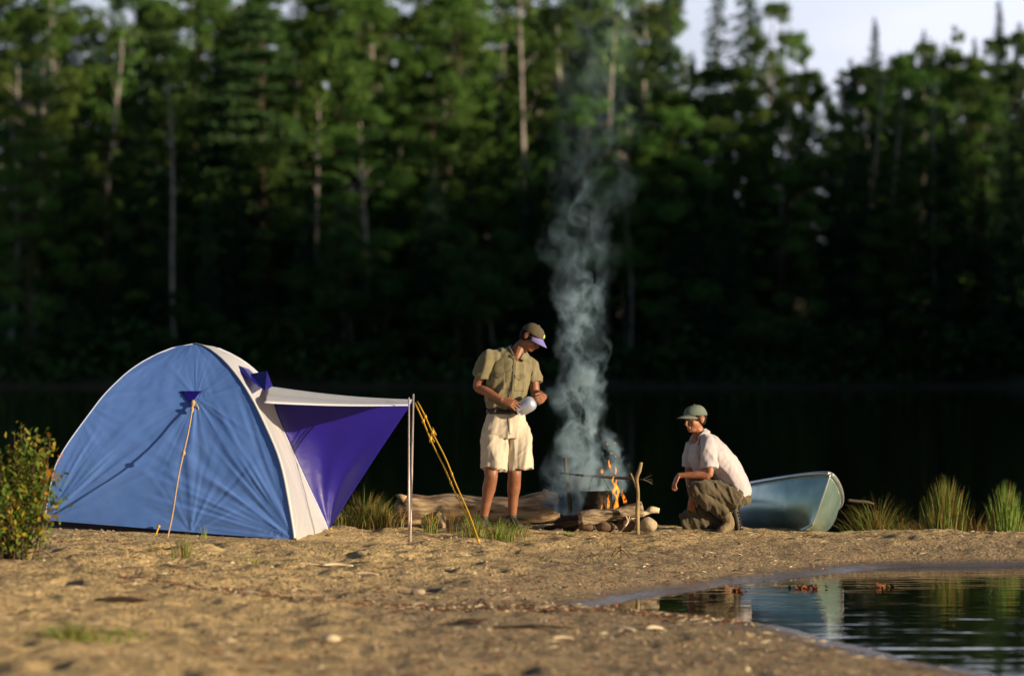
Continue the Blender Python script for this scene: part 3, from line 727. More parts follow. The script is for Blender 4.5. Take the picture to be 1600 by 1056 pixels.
# ---------------------------------------------------------------- people
def hand(wr, d, nml, side, s=1., curl=(.5, .6, .6, .7), thumb=.6, spread=.12):
    """wr wrist, d pointing along hand, nml back-of-hand normal, side=+1/-1: where the thumb is"""
    d = nrm(d); nml = nrm(np.asarray(nml)-d*np.dot(nml, d)); lat = np.cross(d, nml)*side; S = []
    pl = .095*s
    S.append(sloft([wr-d*.02*s, wr+d*.02*s, wr+d*.06*s, wr+d*pl], [(.026*s, .02*s), (.032*s, .016*s), (.041*s, .014*s), (.038*s, .011*s)], side=lat, n=14, k=3))
    Ls = (.072, .08, .074, .058)
    for i in range(4):
        o_ = (1.5-i)*.0195*s; base = wr+d*(pl-.012*s)+lat*o_; dd = nrm(d+lat*(1.5-i)*spread); p = base; P = [base-dd*.015*s]; c = 0
        P.append(p)
        for j, fr in enumerate((.45, .32, .23)):
            c += curl[i]*(.7, 1., .8)[j]
            v = dd*math.cos(c)-nml*math.sin(c); p = p+v*Ls[i]*fr*s*1.05; P.append(p)
        S.append(sloft(P, [.0095*s, .0095*s, .0088*s, .008*s, .0065*s], n=10, k=3))
    b = wr+d*.022*s+lat*.026*s; v1 = nrm(d*.75+lat*.75-nml*.35*thumb); v2 = nrm(d*1.+lat*.1-nml*.5*thumb)
    S.append(sloft([b-v1*.012*s, b, b+v1*.035*s, b+v1*.035*s+v2*.032*s, b+v1*.035*s+v2*.055*s], [.013*s, .0135*s, .0115*s, .0105*s, .008*s], n=10, k=3))
    return S
def head_shells(c, f, u, s=1.):
    """c centre of skull; f forward, u up; returns shells and frame"""
    f = nrm(f); u = nrm(np.asarray(u)-f*np.dot(u, f)); l = np.cross(u, f)
    A = np.array([f, l, u])
    def P(a, b, c_): return c+(f*a+l*b+u*c_)*s
    S = [ell(P(-.008, 0, .025), np.array((.096, .077, .088))*s, A, 20, 14),
         ell(P(.024, 0, -.03), np.array((.066, .062, .075))*s, A, 18, 12),
         ell(P(.045, 0, -.078), np.array((.040, .042, .034))*s, A), ell(P(.072, 0, -.092), np.array((.017, .020, .015))*s, A),
         sloft([P(.082, 0, .012), P(.098, 0, -.012), P(.108, 0, -.034), P(.096, 0, -.044)], [(.008*s, .01*s), (.010*s, .012*s), (.013*s, .011*s), (.010*s, .008*s)], side=l, n=12, k=3),
         sloft([P(.083, -.022, -.063), P(.0945, 0, -.0595), P(.083, .022, -.063)], [.0045*s, .0075*s, .0045*s], n=8, k=3),
         sloft([P(.080, -.019, -.0735), P(.0915, 0, -.0735), P(.080, .019, -.0735)], [.005*s, .0075*s, .005*s], n=8, k=3),
         sloft([P(.070, -.048, .022), P(.089, -.02, .024), P(.093, 0, .018), P(.089, .02, .024), P(.070, .048, .022)], [.009*s, .0115*s, .009*s, .0115*s, .009*s], n=8, k=3)]
    for sg in (-1, 1):
        S.append(ell(P(.058, sg*.043, -.026), np.array((.022, .02, .024))*s, A))
        S.append(ell(P(-.012, sg*.078, -.008), np.array((.021, .009, .032))*s, np.array([nrm(f*.95+l*sg*-.3), nrm(l+f*sg*.3), u])))
        S.append(sloft([P(.004, sg*.076, .014), P(-.014, sg*.088, .026), P(-.032, sg*.086, .006), P(-.024, sg*.082, -.022), P(-.004, sg*.074, -.036)], [.005*s, .006*s, .006*s, .0055*s, .006*s], n=8, k=3))
    return S, P, A
def cap(parent, P, A, s, mc, mb, brim_len=.085, tilt=.0, emblem=None):
    f, l, u = A
    def dome(rs, z0):
        V = []; F = []; nu, nv = 40, 14
        for j in range(nv+1):
            th = j/nv*math.pi/2
            for i in range(nu):
                a = 2*math.pi*i/nu
                rx, ry = .108*rs, .090*rs; zz = .092*rs
                seam = 1+.012*abs(math.cos(a*3))
                V.append(P(-.006+rx*math.cos(a)*math.cos(th)**.8*seam, ry*math.sin(a)*math.cos(th)**.8*seam, z0+.03+zz*math.sin(th)+.012*math.cos(a)*(1-math.sin(th))))
        for j in range(nv):
            for i in range(nu): F.append((j*nu+i, j*nu+(i+1) % nu, (j+1)*nu+(i+1) % nu, (j+1)*nu+i))
        return np.array(V), F
    v, fc = dome(1., 0.)
    cr = mesh('cap', v, fc, mc, parent); m_ = cr.modifiers.new('t', 'SOLIDIFY'); m_.thickness = .004
    # brim
    V = []; F = []; nu, nv = 24, 8
    for j in range(nv+1):
        t = j/nv
        for i in range(nu+1):
            a = (i/nu-.5)*2*1.15
            r0x, r0y = .104, .088
            px = -.006+r0x*math.cos(a)+brim_len*t*(math.cos(a)-.38)/.62*(1 if math.cos(a) > .38 else 0)
            py = r0y*math.sin(a)*(1-.06*t)
            V.append(P(px, py, .036+.010*math.cos(a)-.55*py*py/.09*.6-t*.022*(1+tilt)))
    for j in range(nv):
        for i in range(nu): F.append((j*(nu+1)+i, j*(nu+1)+i+1, (j+1)*(nu+1)+i+1, (j+1)*(nu+1)+i))
    b = mesh('brim', np.array(V), F, mb, cr); m_ = b.modifiers.new('t', 'SOLIDIFY'); m_.thickness = .005
    v, f_ = ell(P(-.006, 0, .125), (.008*s, .008*s, .005*s), A); mesh('button', v, f_, mb, cr)
    if emblem:
        V = []; n = 20
        for k in range(n):
            a = 2*math.pi*k/n; yy = .019*math.cos(a); zz = .075+.019*math.sin(a)
            th = math.asin(min(.99, (zz-.042)/.092)); V.append(P(-.006+.113*math.cos(th)**.8*math.cos(math.asin(min(.99, abs(yy)/.09))), yy, zz))
        V.append(np.mean(V, 0)+f*.002); F = [(k, (k+1) % n, n) for k in range(n)]
        e = mesh('emblem', np.array(V), F, emblem, cr); e.modifiers.new('t', 'SOLIDIFY').thickness = .004
    return cr
def folds(dirv, freq, amp, seed, stretch=.25):
    d = nrm(dirv)
    def fn(co, no):
        a = co@d; q = co-np.outer(a, d); P = q*freq+np.outer(a*freq*stretch, d)
        n1 = vnoise(P, seed); n2 = vnoise(P*2.1+3, seed+5)
        n3 = vnoise(P*.55+7, seed+9)
        return amp*((1-np.minimum(np.abs(n1)*3., 1.3))*.9+n2*.6+(1-np.minimum(np.abs(n3)*3., 1.3))*.8)
    return fn
def face_bits(parent, P, A, s, skin):
    for sg in (-1, 1):
        v, f = ell(P(.079, sg*.031, .002), np.array((.009, .0125, .007))*s, A, 12, 8); e = mesh('eye', v, f, M['eye'], parent)
        v, f = ell(P(.0865, sg*.031, .001), np.array((.003, .0055, .0055))*s, A, 10, 6); mesh('iris', v, f, M['hair'], e)
        v, f = sloft([P(.086, sg*.014, .021), P(.090, sg*.03, .027), P(.078, sg*.048, .022)], [.003, .004, .002], n=6, k=3); mesh('eyebrow', v, f, M['hair'], parent)
# --- standing man
MX, MY = (790-800)*33.5/F_PX, 33.5
mo = np.array([MX, MY, zg(MX, MY)]); S_ = 1.0
man = empty('person', tuple(mo), 'man in olive cap, khaki shirt and pale shorts standing by the log, looking down', 'person', 'two campers by the fire')
def m(x, y, z): return mo+np.array([x, y, z])
def build_man():
    skin = M['skin_man']; S = []
    rS, rE, rW = m(-.135, -.10, 1.52), m(-.245, -.06, 1.245), m(-.025, -.215, 1.12)
    lS, lE, lW = m(.225, .08, 1.46), m(.262, .05, 1.18), m(.335, -.13, 1.155)
    # pelvis and trunk (under the clothes)
    sd = nrm((.85, .52, 0))
    S.append(sloft([m(.01, 0, .88), m(.015, 0, 1.05), m(.03, -.01, 1.3), m(.05, -.01, 1.45), m(.075, -.02, 1.53)], [(.14, .10), (.13, .095), (.16, .105), (.15, .09), (.07, .06)], side=sd, n=20))
    S.append(sloft([m(.06, -.01, 1.47), m(.10, -.03, 1.55), m(.165, -.055, 1.615), m(.19, -.06, 1.64)], [.07, .058, .055, .055], n=14))
    S.append(sloft([m(.092, -.112, 1.46), m(.098, -.105, 1.51), m(.125, -.06, 1.575)], [(.016, .02), (.036, .03), (.05, .05)], n=10, k=3))
    for (a, b, c) in ((rS, rE, rW), (lS, lE, lW)):
        S.append(sloft([a, a*.5+b*.5, b, b*.65+c*.35, c], [.044, .046, .04, .041, .026], n=14))
    # legs
    for (h, k, an, sh) in ((m(-.085, -.04, .93), m(-.125, -.13, .46), m(-.195, -.05, .09), 1), (m(.10, .04, .92), m(.078, -.03, .465), m(.055, .05, .09), 1)):
        d = nrm(an-k); back = np.array([0, .018, 0])
        S.append(sloft([h, h*.5+k*.5, k+(0, 0, .05), k, k*.72+an*.28+back, k*.45+an*.55+back*.5, an], [.088, .078, .06, .057, .059, .046, .036], n=16))
        S.append(ell(k+(0, -.022, 0), (.038, .03, .045)))
    # hands
    S += hand(rW, m(.16, -.30, 1.065)-rW, (-.05, -.80, .6), -1, 1.05, (.28, .32, .36, .4), .9)
    S += hand(lW, m(.295, -.235, 1.13)-lW, (.85, -.35, .4), 1, 1., (1.0, 1.05, 1.1, 1.1), .8)
    hc = m(.222, -.075, 1.672); hs, P, A = head_shells(hc, (.72, -.36, -.6), (.6, -.1, .8), .98); S += hs
    body = blend('body', S, skin, man, .0048, 3)
    face_bits(body, P, A, .98, skin)
    # hair: back of the head
    V, F = ell(P(-.028, 0, .012), np.array((.086, .082, .085)), A, 24, 16)
    blend('hair', [(V, F), ell(P(-.055, 0, -.035), (.045, .058, .04), A), ell(P(.018, .073, .0), (.02, .010, .03), A), ell(P(.018, -.073, .0), (.02, .010, .03), A)], M['hair'], man, .006, 2)
    cap(man, P, A, 1, M['cap_olive'], M['cap_violet'], .078, .6, M['emblem'])
    # shirt
    K = [sloft([m(-.005, 0, 1.04), m(0, 0, 1.07), m(.012, 0, 1.15), m(.03, -.005, 1.30), m(.045, -.01, 1.42), m(.055, -.01, 1.495), m(.075, -.02, 1.545)],
               [(.165, .13), (.17, .135), (.182, .135), (.195, .135), (.192, .125), (.165, .105), (.085, .07)], side=[sd, sd, sd, sd, nrm((.93, .36, -.1)), nrm((.93, .36, -.15)), sd], n=28)]
    rM = rS*.32+rE*.68+np.array([0, 0, 0]); lM = lS*.35+lE*.65
    for (a, b, r) in ((rS, rM, .082), (lS, lM, .078)):
        nk_ = m(.05, -.01, 1.50)
        K.append(sloft([a*.45+nk_*.55+(0, 0, -.035), a*.85+nk_*.15+(0, 0, -.008), a*.8+b*.2+(0, 0, 0), a*.45+b*.55, b], [(.05, .055), (.062, .058), (.069, .066), (r*.95, r*.86), (r, r*.93)], side=(0, 1, 0), n=18))
    def dsp(co, no):
        q = co-mo; d = folds((.35, 0, 1), 13, .013, 3, .3)(co, no)+folds((.8, 0, .5), 20, .005, 13, .3)(co, no)
        pl = np.exp(-((q[:, 0]-.085+.08*(1.5-q[:, 2]))/.012)**2)*(no[:, 1] < -.2); return d+pl*.004
    sh = blend('shirt', K, M['khaki'], man, .0065, 2, dsp); bv = bvh_of(sh)
    dirn = (-.25, 1, 0)
    def pk(cx, cz, w, h, flap):
        def fn(u, v):
            x = cx+(u-.5)*w; z = cz+h/2-v*h*(1-(0 if not flap else .45*abs(u-.5)*2)); return m(x, -.2, z)
        return fn
    for cx, cz in ((-.05, 1.33), (.145, 1.31)):
        patch('pocket', bv, pk(cx, cz-.045, .105, .12, False), dirn, M['khaki'], sh, .004, .004)
        patch('pocket_flap', bv, pk(cx, cz+.012, .11, .05, True), dirn, M['khaki_dark'], sh, .010, .004)
    patch('placket', bv, lambda u, v: m(.062+(u-.5)*.026+.035*(1-v)*1.0, -.2, 1.49-v*.45), dirn, M['khaki_dark'], sh, .004, .004, 16)
    for k in range(5):
        z = 1.43-k*.085; h = bv.ray_cast(Vector(m(.062+.035*(1-(1.49-z)/.45), -.7, z)), Vector((0, 1, 0)))
        if h[0] is not None: v, f = ell(np.array(h[0])-(0, .011, 0), (.006, .004, .006)); mesh('button', v, f, M['stone_pale'], sh)
    # collar leaves
    nk = m(.10, -.045, 1.545)
    for sg, pts in ((-1, [m(.055, .02, 1.60), m(.03, -.05, 1.60), m(.05, -.115, 1.565), m(.09, -.15, 1.49), m(.035, -.145, 1.495), m(-.01, -.09, 1.545), m(.0, -.02, 1.575)]),
                    (1, [m(.12, .03, 1.585), m(.165, -.02, 1.565), m(.165, -.085, 1.535), m(.13, -.14, 1.485), m(.175, -.125, 1.465), m(.21, -.06, 1.51), m(.185, .01, 1.55)])):
        V = np.array(pts); c = V.mean(0); V = np.vstack([V, c+(0, -.008, .006)]); F = [(i, (i+1) % 7, 7) for i in range(7)]
        mesh('collar', V, F, M['khaki'], sh).modifiers.new('t', 'SOLIDIFY').thickness = .006
    # shorts
    K = [sloft([m(0, 0, 1.035), m(0, 0, 1.0), m(.005, 0, .93), m(.005, 0, .86), m(.005, 0, .80)], [(.165, .125), (.17, .13), (.19, .14), (.205, .145), (.18, .13)], side=sd, n=28)]
    K.append(sloft([m(-.075, -.02, .92), m(-.088, -.045, .80), m(-.095, -.075, .65), m(-.105, -.095, .525)], [(.105, .10), (.110, .103), (.113, .108), (.115, .110)], side=(1, .3, 0), n=22))
    K.append(sloft([m(.095, .03, .92), m(.115, .02, .80), m(.125, .0, .65), m(.135, -.01, .520)], [(.10, .10), (.104, .103), (.104, .106), (.104, .108)], side=(1, .3, 0), n=22))
    def ds(co, no):
        return folds((.15, .1, 1), 11, .011, 9, .3)(co, no)+folds((.8, 0, .6), 17, .005, 19, .3)(co, no)
    so = blend('shorts', K, M['shorts'], man, .0065, 2, ds); bs = bvh_of(so)
    patch('fly_seam', bs, lambda u, v: m(.045+(u-.5)*.02+.01*v, -.2, 1.0-v*.17), dirn, M['shorts'], so, .004, .004)
    v, f = loft([m(0, 0, 1.004), m(0, 0, 1.042)], [(.179, .139), (.177, .137)], side=sd, n=40); bl = mesh('belt', v, f, M['belt'], man)
    v, f = box(m(.07, -.143, 1.024), (.04, .008, .036), np.array([sd, (-sd[1], sd[0], 0), (0, 0, 1)])); mesh('buckle', v, f, M['brass'], bl, smooth=False)
    # shoes
    for an, dr in ((m(-.195, -.05, .09), (-.1, -1, 0)), (m(.055, .05, .09), (.35, -.94, 0))):
        d = nrm(dr); a = an.copy()
        blend('shoe', [sloft([a-d*.06+(0, 0, -.045), a+(0, 0, -.03), a+d*.08+(0, 0, -.048), a+d*.15+(0, 0, -.055), a+d*.20+(0, 0, -.06)], [(.035, .04), (.042, .055), (.046, .038), (.048, .03), (.03, .022)], side=np.cross(d, (0, 0, 1)), n=16),
                       sloft([a+(0, 0, -.04), a+(0, 0, .03)], [.046, .045], n=14)], M['boot_black'], man, .006, 2)
    return A
build_man()
# what he holds
bt = m(.178, -.20, 1.075); dr = nrm((.85, -.25, .52))
def rv(c, d, prof_, n=28):
    P = [c+d*t for t, r in prof_]; return loft(P, [max(r, .0005) for t, r in prof_], n=n)
v, f = rv(bt, dr, [(-.095, .02), (-.09, .04), (-.07, .055), (-.03, .064), (.03, .067), (.06, .062), (.082, .045), (.09, .02), (.092, 0)])
cant = empty('bottle', tuple(bt), 'rounded silvery blue bottle held in the standing man\'s hands', 'bottle')
mesh('vessel', v, f, M['canteen'], cant)
v, f = rv(bt-dr*.095, -dr, [(0, .024), (.022, .024), (.024, .02), (.025, 0)]); mesh('cap', v, f, M['boot_black'], cant)
# --- crouching boy
BX, BY = (1107-800)*34.2/F_PX, 34.2
bo = np.array([BX, BY, H_CAM-(830-HOR)*34.2/F_PX]); bo[2] = max(bo[2], zg(BX, BY)-.02)
boy = empty('person', tuple(bo), 'boy crouching right of the fire in green cap, pale polo shirt and olive trousers', 'person', 'two campers by the fire')
def b(x, y, z): return bo+np.array([x, y, z])
def build_boy():
    skin = M['skin_boy']; S = []
    nS, nE, nW = b(-.015, -.17, .785), b(-.005, -.235, .515), b(-.275, -.20, .505)
    fS, fE, fW = b(-.135, .15, .775), b(-.17, .14, .50), b(-.15, -.03, .30)
    S.append(sloft([b(.21, 0, .36), b(.16, 0, .46), b(.06, 0, .64), b(-.03, 0, .77), b(-.06, 0, .83)], [(.08, .05), (.10, .06), (.12, .07), (.12, .08), (.07, .055)], side=(0, 1, 0), n=20))
    S.append(sloft([b(-.05, 0, .78), b(-.075, -.01, .86), b(-.11, -.02, .93)], [.06, .052, .05], n=14))
    S.append(ell(b(-.105, -.03, .815), (.05, .05, .06)))
    for (a, c, d) in ((nS, nE, nW), (fS, fE, fW)):
        S.append(sloft([a, a*.5+c*.5, c, c*.6+d*.4, d], [.048, .041, .035, .034, .023], n=14))
    S += hand(nW, (-.42, -.05, -.85), (-.85, -.35, .3), 1, .92, (.3, .38, .45, .55), .6, .08)
    S += hand(fW, (-.05, -.25, -.95), (-.3, -.95, .1), -1, .9, (.2, .25, .3, .3), .5, .1)
    hc = b(-.118, -.03, 1.0); hs, P, A = head_shells(hc, (-.82, -.56, -.12), (-.08, 0, 1), 1.03); S += hs
    body = blend('body', S, skin, boy, .0046, 3)
    face_bits(body, P, A, 1.03, skin)
    blend('hair', [ell(P(-.02, 0, .018), np.array((.090, .079, .085))*1.02, A, 24, 16), ell(P(-.062, 0, -.03), np.array((.034, .052, .035)), A), ell(P(.022, .070, .012), (.024, .010, .03), A), ell(P(.022, -.070, .012), (.024, .010, .03), A)], M['hair'], boy, .006, 2)
    cap(boy, P, A, 1.03, M['cap_green'], M['cap_green'], .088, -.3)
    # polo shirt
    K = [sloft([b(.30, 0, .30), b(.27, 0, .36), b(.19, 0, .50), b(.08, 0, .655), b(.0, 0, .755), b(-.045, 0, .815), b(-.065, 0, .85)], [(.155, .085), (.165, .115), (.165, .125), (.175, .13), (.17, .115), (.12, .085), (.065, .06)], side=(0, 1, 0), n=28)]
    # loose front of the shirt hanging down
    K.append(sloft([b(-.045, 0, .82), b(-.075, 0, .775), b(-.10, -.01, .68), b(-.06, -.01, .58), b(.02, 0, .52)], [(.06, .03), (.12, .055), (.135, .075), (.135, .08), (.12, .07)], side=(0, 1, 0), n=22))
    nM = nS*.2+nE*.8; fM = fS*.25+fE*.75
    K.append(sloft([nS+(-.0, .10, .03), nS+(.0, .035, .02), nS*.85+nM*.15+(0, -.005, 0), nS*.5+nM*.5, nM], [(.06, .05), (.062, .055), (.066, .062), (.073, .069), (.080, .074)], side=(1, 0, 0), n=18))
    K.append(sloft([fS+(0, -.02, .01), fS*.55+fM*.45, fM], [(.062, .06), (.07, .066), (.074, .07)], side=(1, 0, 0), n=18))
    def dsp(co, no): return folds((-.5, 0, .85), 12, .007, 23, .25)(co, no)+folds((.3, .3, .6), 20, .003, 25, .4)(co, no)
    sh = blend('polo_shirt', K, M['polo'], boy, .006, 2, dsp); bv = bvh_of(sh)
    dirn = (.55, .83, 0)
    patch('placket', bv, lambda u, v: b(-.115+(u-.5)*.032+.012*v, -.16, .80-v*.155), dirn, M['polo'], sh, .004, .004)
    patch('undershirt', bv, lambda u, v: b(-.118+(u-.5)*.05*(1-v), -.16, .835-v*.07), dirn, M['polo_in'], sh, .009, .003)
    for pts in ([b(-.02, -.03, .915), b(-.045, -.085, .895), b(-.095, -.115, .85), b(-.10, -.125, .79), b(-.05, -.125, .80), b(.0, -.10, .845), b(.015, -.04, .89)],
                [b(-.02, .03, .915), b(-.085, .045, .895), b(-.15, .02, .86), b(-.175, -.04, .80), b(-.165, .04, .79), b(-.12, .09, .82), b(-.01, .06, .87)]):
        V = np.array(pts); c = V.mean(0); V = np.vstack([V, c+(-.004, -.006, .006)]); F = [(i, (i+1) % 7, 7) for i in range(7)]
        mesh('collar', V, F, M['polo'], sh).modifiers.new('t', 'SOLIDIFY').thickness = .006
    # trousers: seat, raised near leg, kneeling far leg
    hip = b(.245, 0, .30)
    K = [sloft([b(.19, 0, .43), b(.24, 0, .34), b(.27, 0, .24)], [(.15, .11), (.165, .13), (.14, .10)], side=(0, 1, 0), n=24)]
    nK = b(-.115, -.155, .395); nA = b(.145, -.12, .165)
    K.append(sloft([b(.25, -.09, .275), b(.12, -.11, .33), b(-.02, -.14, .375), nK, b(-.11, -.155, .34)], [.112, .105, .092, .078, .075], n=20))
    K.append(sloft([nK+(.0, 0, -.01), b(-.03, -.15, .305), b(.06, -.135, .235), nA], [.074, .078, .072, .062], n=18))
    fK = b(-.225, -.0, .085)
    K.append(sloft([b(.23, .09, .26), b(.08, .07, .24), b(-.08, .03, .16), fK], [.11, .10, .09, .072], n=20))
    K.append(sloft([fK, b(-.10, -.01, .085), b(.03, .0, .09), b(.17, .04, .09)], [.075, .078, .07, .058], n=18))
    def ds(co, no):
        q = co-bo; w = np.clip((.34-q[:, 2])/.1, 0, 1)
        return folds((-.5, 0, .8), 15, .012, 33, .2)(co, no)+folds((-.3, 0, 1), 26, .005, 37, .25)(co, no)
    blend('trousers', K, M['trousers'], boy, .006, 2, ds)
    # boots
    d = nrm((-.45, -.85, -.12)); a = b(.165, -.115, .10)
    bt_ = blend('boot', [sloft([nA+(0, 0, .0), a+(.005, 0, 0), a+(.01, .01, -.05)], [.052, .05, .048], n=14),
                   sloft([a-d*.055+(0, 0, -.055), a+(0, 0, -.05), a+d*.08+(0, 0, -.06), a+d*.15+(0, 0, -.072), a+d*.185+(0, 0, -.08)], [(.04, .04), (.045, .05), (.045, .036), (.045, .028), (.03, .018)], side=np.cross(d, (0, 0, 1)), n=16)], M['boot_tan'], boy, .005, 2, folds((0, 0, 1), 22, .003, 3, .4))
    bt_['label'] = 'tan boot under the raised knee'
    a = b(.225, .05, .115); up = nrm((.22, 0, 1)); out = nrm((1, -.1, -.15))
    K = [sloft([b(.15, .04, .095), b(.20, .045, .12)], [.055, .052], n=14), sloft([b(.215, .045, .215), b(.235, .045, .16), b(.255, .045, .08), b(.262, .045, .015), b(.235, .045, -.0)], [(.038, .028), (.042, .04), (.048, .035), (.046, .028), (.035, .02)], side=(0, 1, 0), n=16)]
    bt_ = blend('boot', K, M['boot_black'], boy, .005, 2); bt_['label'] = 'black lugged boot standing on its toes'
    lug = []
    for k in range(7): lug.append(box(b(.272+.028*k/6, .045, .20-k*.03), (.02, .085, .013), np.array([(.98, 0, .2), (0, 1, 0), (-.2, 0, .98)])))
    v, f = merge(lug); mesh('sole_lugs', v, f, M['boot_black'], bt_, smooth=False)
build_boy()
# ---------------------------------------------------------------- long log
def log_thing():
    a = at(620, 800, 34.4); c = at(872, 794, 34.4); n = 60; root = empty('driftwood_log', tuple((a+c)/2*np.array([1, 1, 0])+np.array([0, 0, .28])), 'long weathered log lying behind the standing man', 'log')
    P = []; RR = []
    for i in range(n):
        t = i/(n-1); p = a*(1-t)+c*t; p = p+np.array([0, .03*math.sin(t*6), .012*math.sin(t*5+1)-.01*math.sin(t*11)]); P.append(p)
        r = .135+.012*math.sin(t*9)+.008*math.sin(t*23); 
        if t < .06: r *= .72+.28*t/.06
        if t > .97: r *= .93+.07*(1-t)/.03
        RR.append(r)
    P[0] = P[0]-np.array([.03, 0, -.02])
    v, f = loft(P, RR, n=48)
    cen = np.repeat(np.array(P), 48, 0); dv = v-cen; L = np.linalg.norm(dv, axis=1)[:, None]; ang = np.arctan2(dv[:, 2], dv[:, 1])
    q = np.stack([v[:, 0]*1.1, np.cos(ang)*2.2, np.sin(ang)*2.2], 1); disp = .011*fbm(q*np.array([2.5, 1.4, 1.4]), 8, 4)
    q2 = np.stack([v[:, 0]*1.6, np.cos(ang)*9, np.sin(ang)*9], 1); disp = disp-.008*np.clip(vnoise(q2*.8, 44)-.2, 0, 1)
    under = np.clip(-dv[:, 2]/.12-.3, 0, 1)*np.clip(vnoise(np.stack([v[:, 0]*3, ang*0, ang*0], 1), 60)+.2, 0, 1); disp = disp-.02*under
    v = v+dv/L*disp[:, None]
    mesh('log_trunk', v, f, M['log'], root)
    k = at(853, 773, 34.32); vv, ff = loft([k+(0, 0, -.04), k+(.0, 0, .0), k+(-.005, 0, .035), k+(.0, 0, .05)], [.045, .026, .022, .017], n=12, noise=.3); mesh('branch_stub', vv, ff, M['log'], root)
    k = at(625, 776, 34.35); vv, ff = loft([k+(.05, 0, -.02), k+(0, 0, .01), k+(-.04, 0, .02)], [.05, .03, .01], n=10, noise=.4); mesh('branch_stub', vv, ff, M['log'], root)
    k = at(690, 812, 34.28); vv, ff = loft([k+(-.05, 0, .05), k, k+(.015, -.03, -.05), k+(.02, -.05, -.10)], [.05, .045, .03, .012], n=10, noise=.4); mesh('root_stub', vv, ff, M['log'], root)
log_thing()
# ---------------------------------------------------------------- campfire
FD = 33.9
def stickmesh(pts, rad, n=10, noise=.18, seed=0, k=4):
    Q, RR = smoothpts(pts, rad, k); return loft(Q, RR, n=n, noise=noise, seed=seed)
def single(name, shells, mt, label, cat, group=None, smooth=True):
    v, f = merge(shells); c = v.mean(0); c[2] = v[:, 2].min(); o = mesh(name, v, f, mt, origin=c, smooth=smooth); return tag(o, label, cat, group)
pf = at(997, 832, FD-.47); pf[2] = zg(pf[0], pf[1])-.05
fs = empty('forked_stick', tuple(pf), 'upright pale forked stick right of the cooking pot', 'stick', 'upright sticks holding the pot bar')
v, f = stickmesh([pf, at(996, 800, FD-.47), at(997, 770, FD-.47), at(995, 748, FD-.47), at(999, 735, FD-.47), at(1002, 722, FD-.47)], [.018, .019, .017, .017, .017, .015]); mesh('stem', v, f, M['stick'], fs)
v, f = stickmesh([at(995, 763, FD-.47), at(991, 752, FD-.47), at(985, 739, FD-.47)], [.012, .010, .008]); mesh('fork', v, f, M['stick'], fs)
pl_ = at(892, 800, FD+.05); pl_[2] = zg(pl_[0], pl_[1])-.02
o = single('upright_stick', [stickmesh([pl_, at(890, 780, FD+.05), at(887, 755, FD+.05), at(884, 736, FD+.05), at(883, 715, FD+.05)], [.02, .02, .017, .015, .014])], M['stick_dark'], 'sooty upright stick standing in the smoke left of the pot', 'stick', 'upright sticks holding the pot bar')
bar = empty('crossbar_stick', tuple(at(945, 745, FD-.15)), 'thin horizontal stick with twiggy end carrying the pot over the fire', 'stick')
v, f = stickmesh([at(876, 739, FD), at(905, 742, FD-.08), at(940, 744.5, FD-.12), at(975, 747, FD-.2), at(1000, 748.5, FD-.43), at(1010, 751, FD-.46), at(1019, 756, FD-.47)], [.009, .011, .013, .0125, .009, .005, .004]); mesh('stem', v, f, M['stick_dark'], bar)
for q in ([(1004, 749), (1012, 745), (1018, 742)], [(1008, 750.5), (1013, 749), (1019, 749)], [(1012, 752), (1017, 752.5), (1020, 751.5)]):
    v, f = stickmesh([at(*p, FD-.46) for p in q], [.003, .0025, .0015], 6); mesh('twig', v, f, M['stick_dark'], bar)
# pot
pc = at(932, 797, FD-.1)
pot = empty('cooking_pot', tuple(pc), 'sooty black cooking pot hanging over the flames', 'pot')
rp = 25*FD/F_PX; hp = 29*FD/F_PX; pr_ = [(0, 0), (0, rp*.92), (.008, rp*.98), (hp-.01, rp), (hp, rp*1.035), (hp+.004, rp*1.035), (hp+.004, rp*.97), (.012, rp*.93), (.012, 0)]
v, f = loft([pc+(0, 0, z) for z, r in pr_], [max(r, .001) for z, r in pr_], n=40, cap=False); mesh('vessel', v, f, M['pot'], pot)
tp_ = pc+np.array([0, 0, hp])
pts = [tp_+(-rp*.98, -.02, -.02), at(921, 765, FD-.12), at(922, 755, FD-.12), at(926, 746, FD-.13), at(933, 742.5, FD-.13), at(942, 746, FD-.11), at(948, 757, FD-.1), tp_+(rp*.98, .02, -.02)]
pts[0] = at(921, 770, FD-.22)
v, f = stickmesh(pts, [.0028]*len(pts), 6, 0); mesh('bail_handle', v, f, M['wire'], pot)
# logs and stones of the fireplace
lg = empty('firewood_log', tuple(at(950, 815, FD-.3)), 'grey-barked split log lying in front of the pot', 'log', 'firewood logs around the fire')
a = at(906, 811, FD-.35); c = at(1004, 795, FD-.3); P = [a*(1-t)+c*t+np.array([0, 0, .006*math.sin(t*7)]) for t in np.linspace(0, 1, 24)]
v, f = loft(P, [.062+.006*math.sin(t*9) for t in np.linspace(0, 1, 24)], n=28); cen = np.repeat(np.array(P), 28, 0); dv = v-cen
v = v+dv*(.22*fbm(v*np.array([7, 22, 22]), 12, 3))[:, None]; mesh('bark', v, f, M['bark'], lg)
ax = nrm(a-c); v, f = loft([a+ax*.001, a+ax*.006], [.054, .05], n=20); mesh('sawn_end', v, f, M['logend'], lg)
single('firewood_log', [stickmesh([at(968, 812, FD-.18), at(992, 806, FD-.15), at(1010, 801, FD-.12), at(1018, 797, FD-.12), at(1030, 798, FD-.12)], [.02, .028, .03, .04, .022], 14, .5)], M['pale_wood'], 'bleached gnarled driftwood end sticking out right of the fire', 'log', 'firewood logs around the fire')
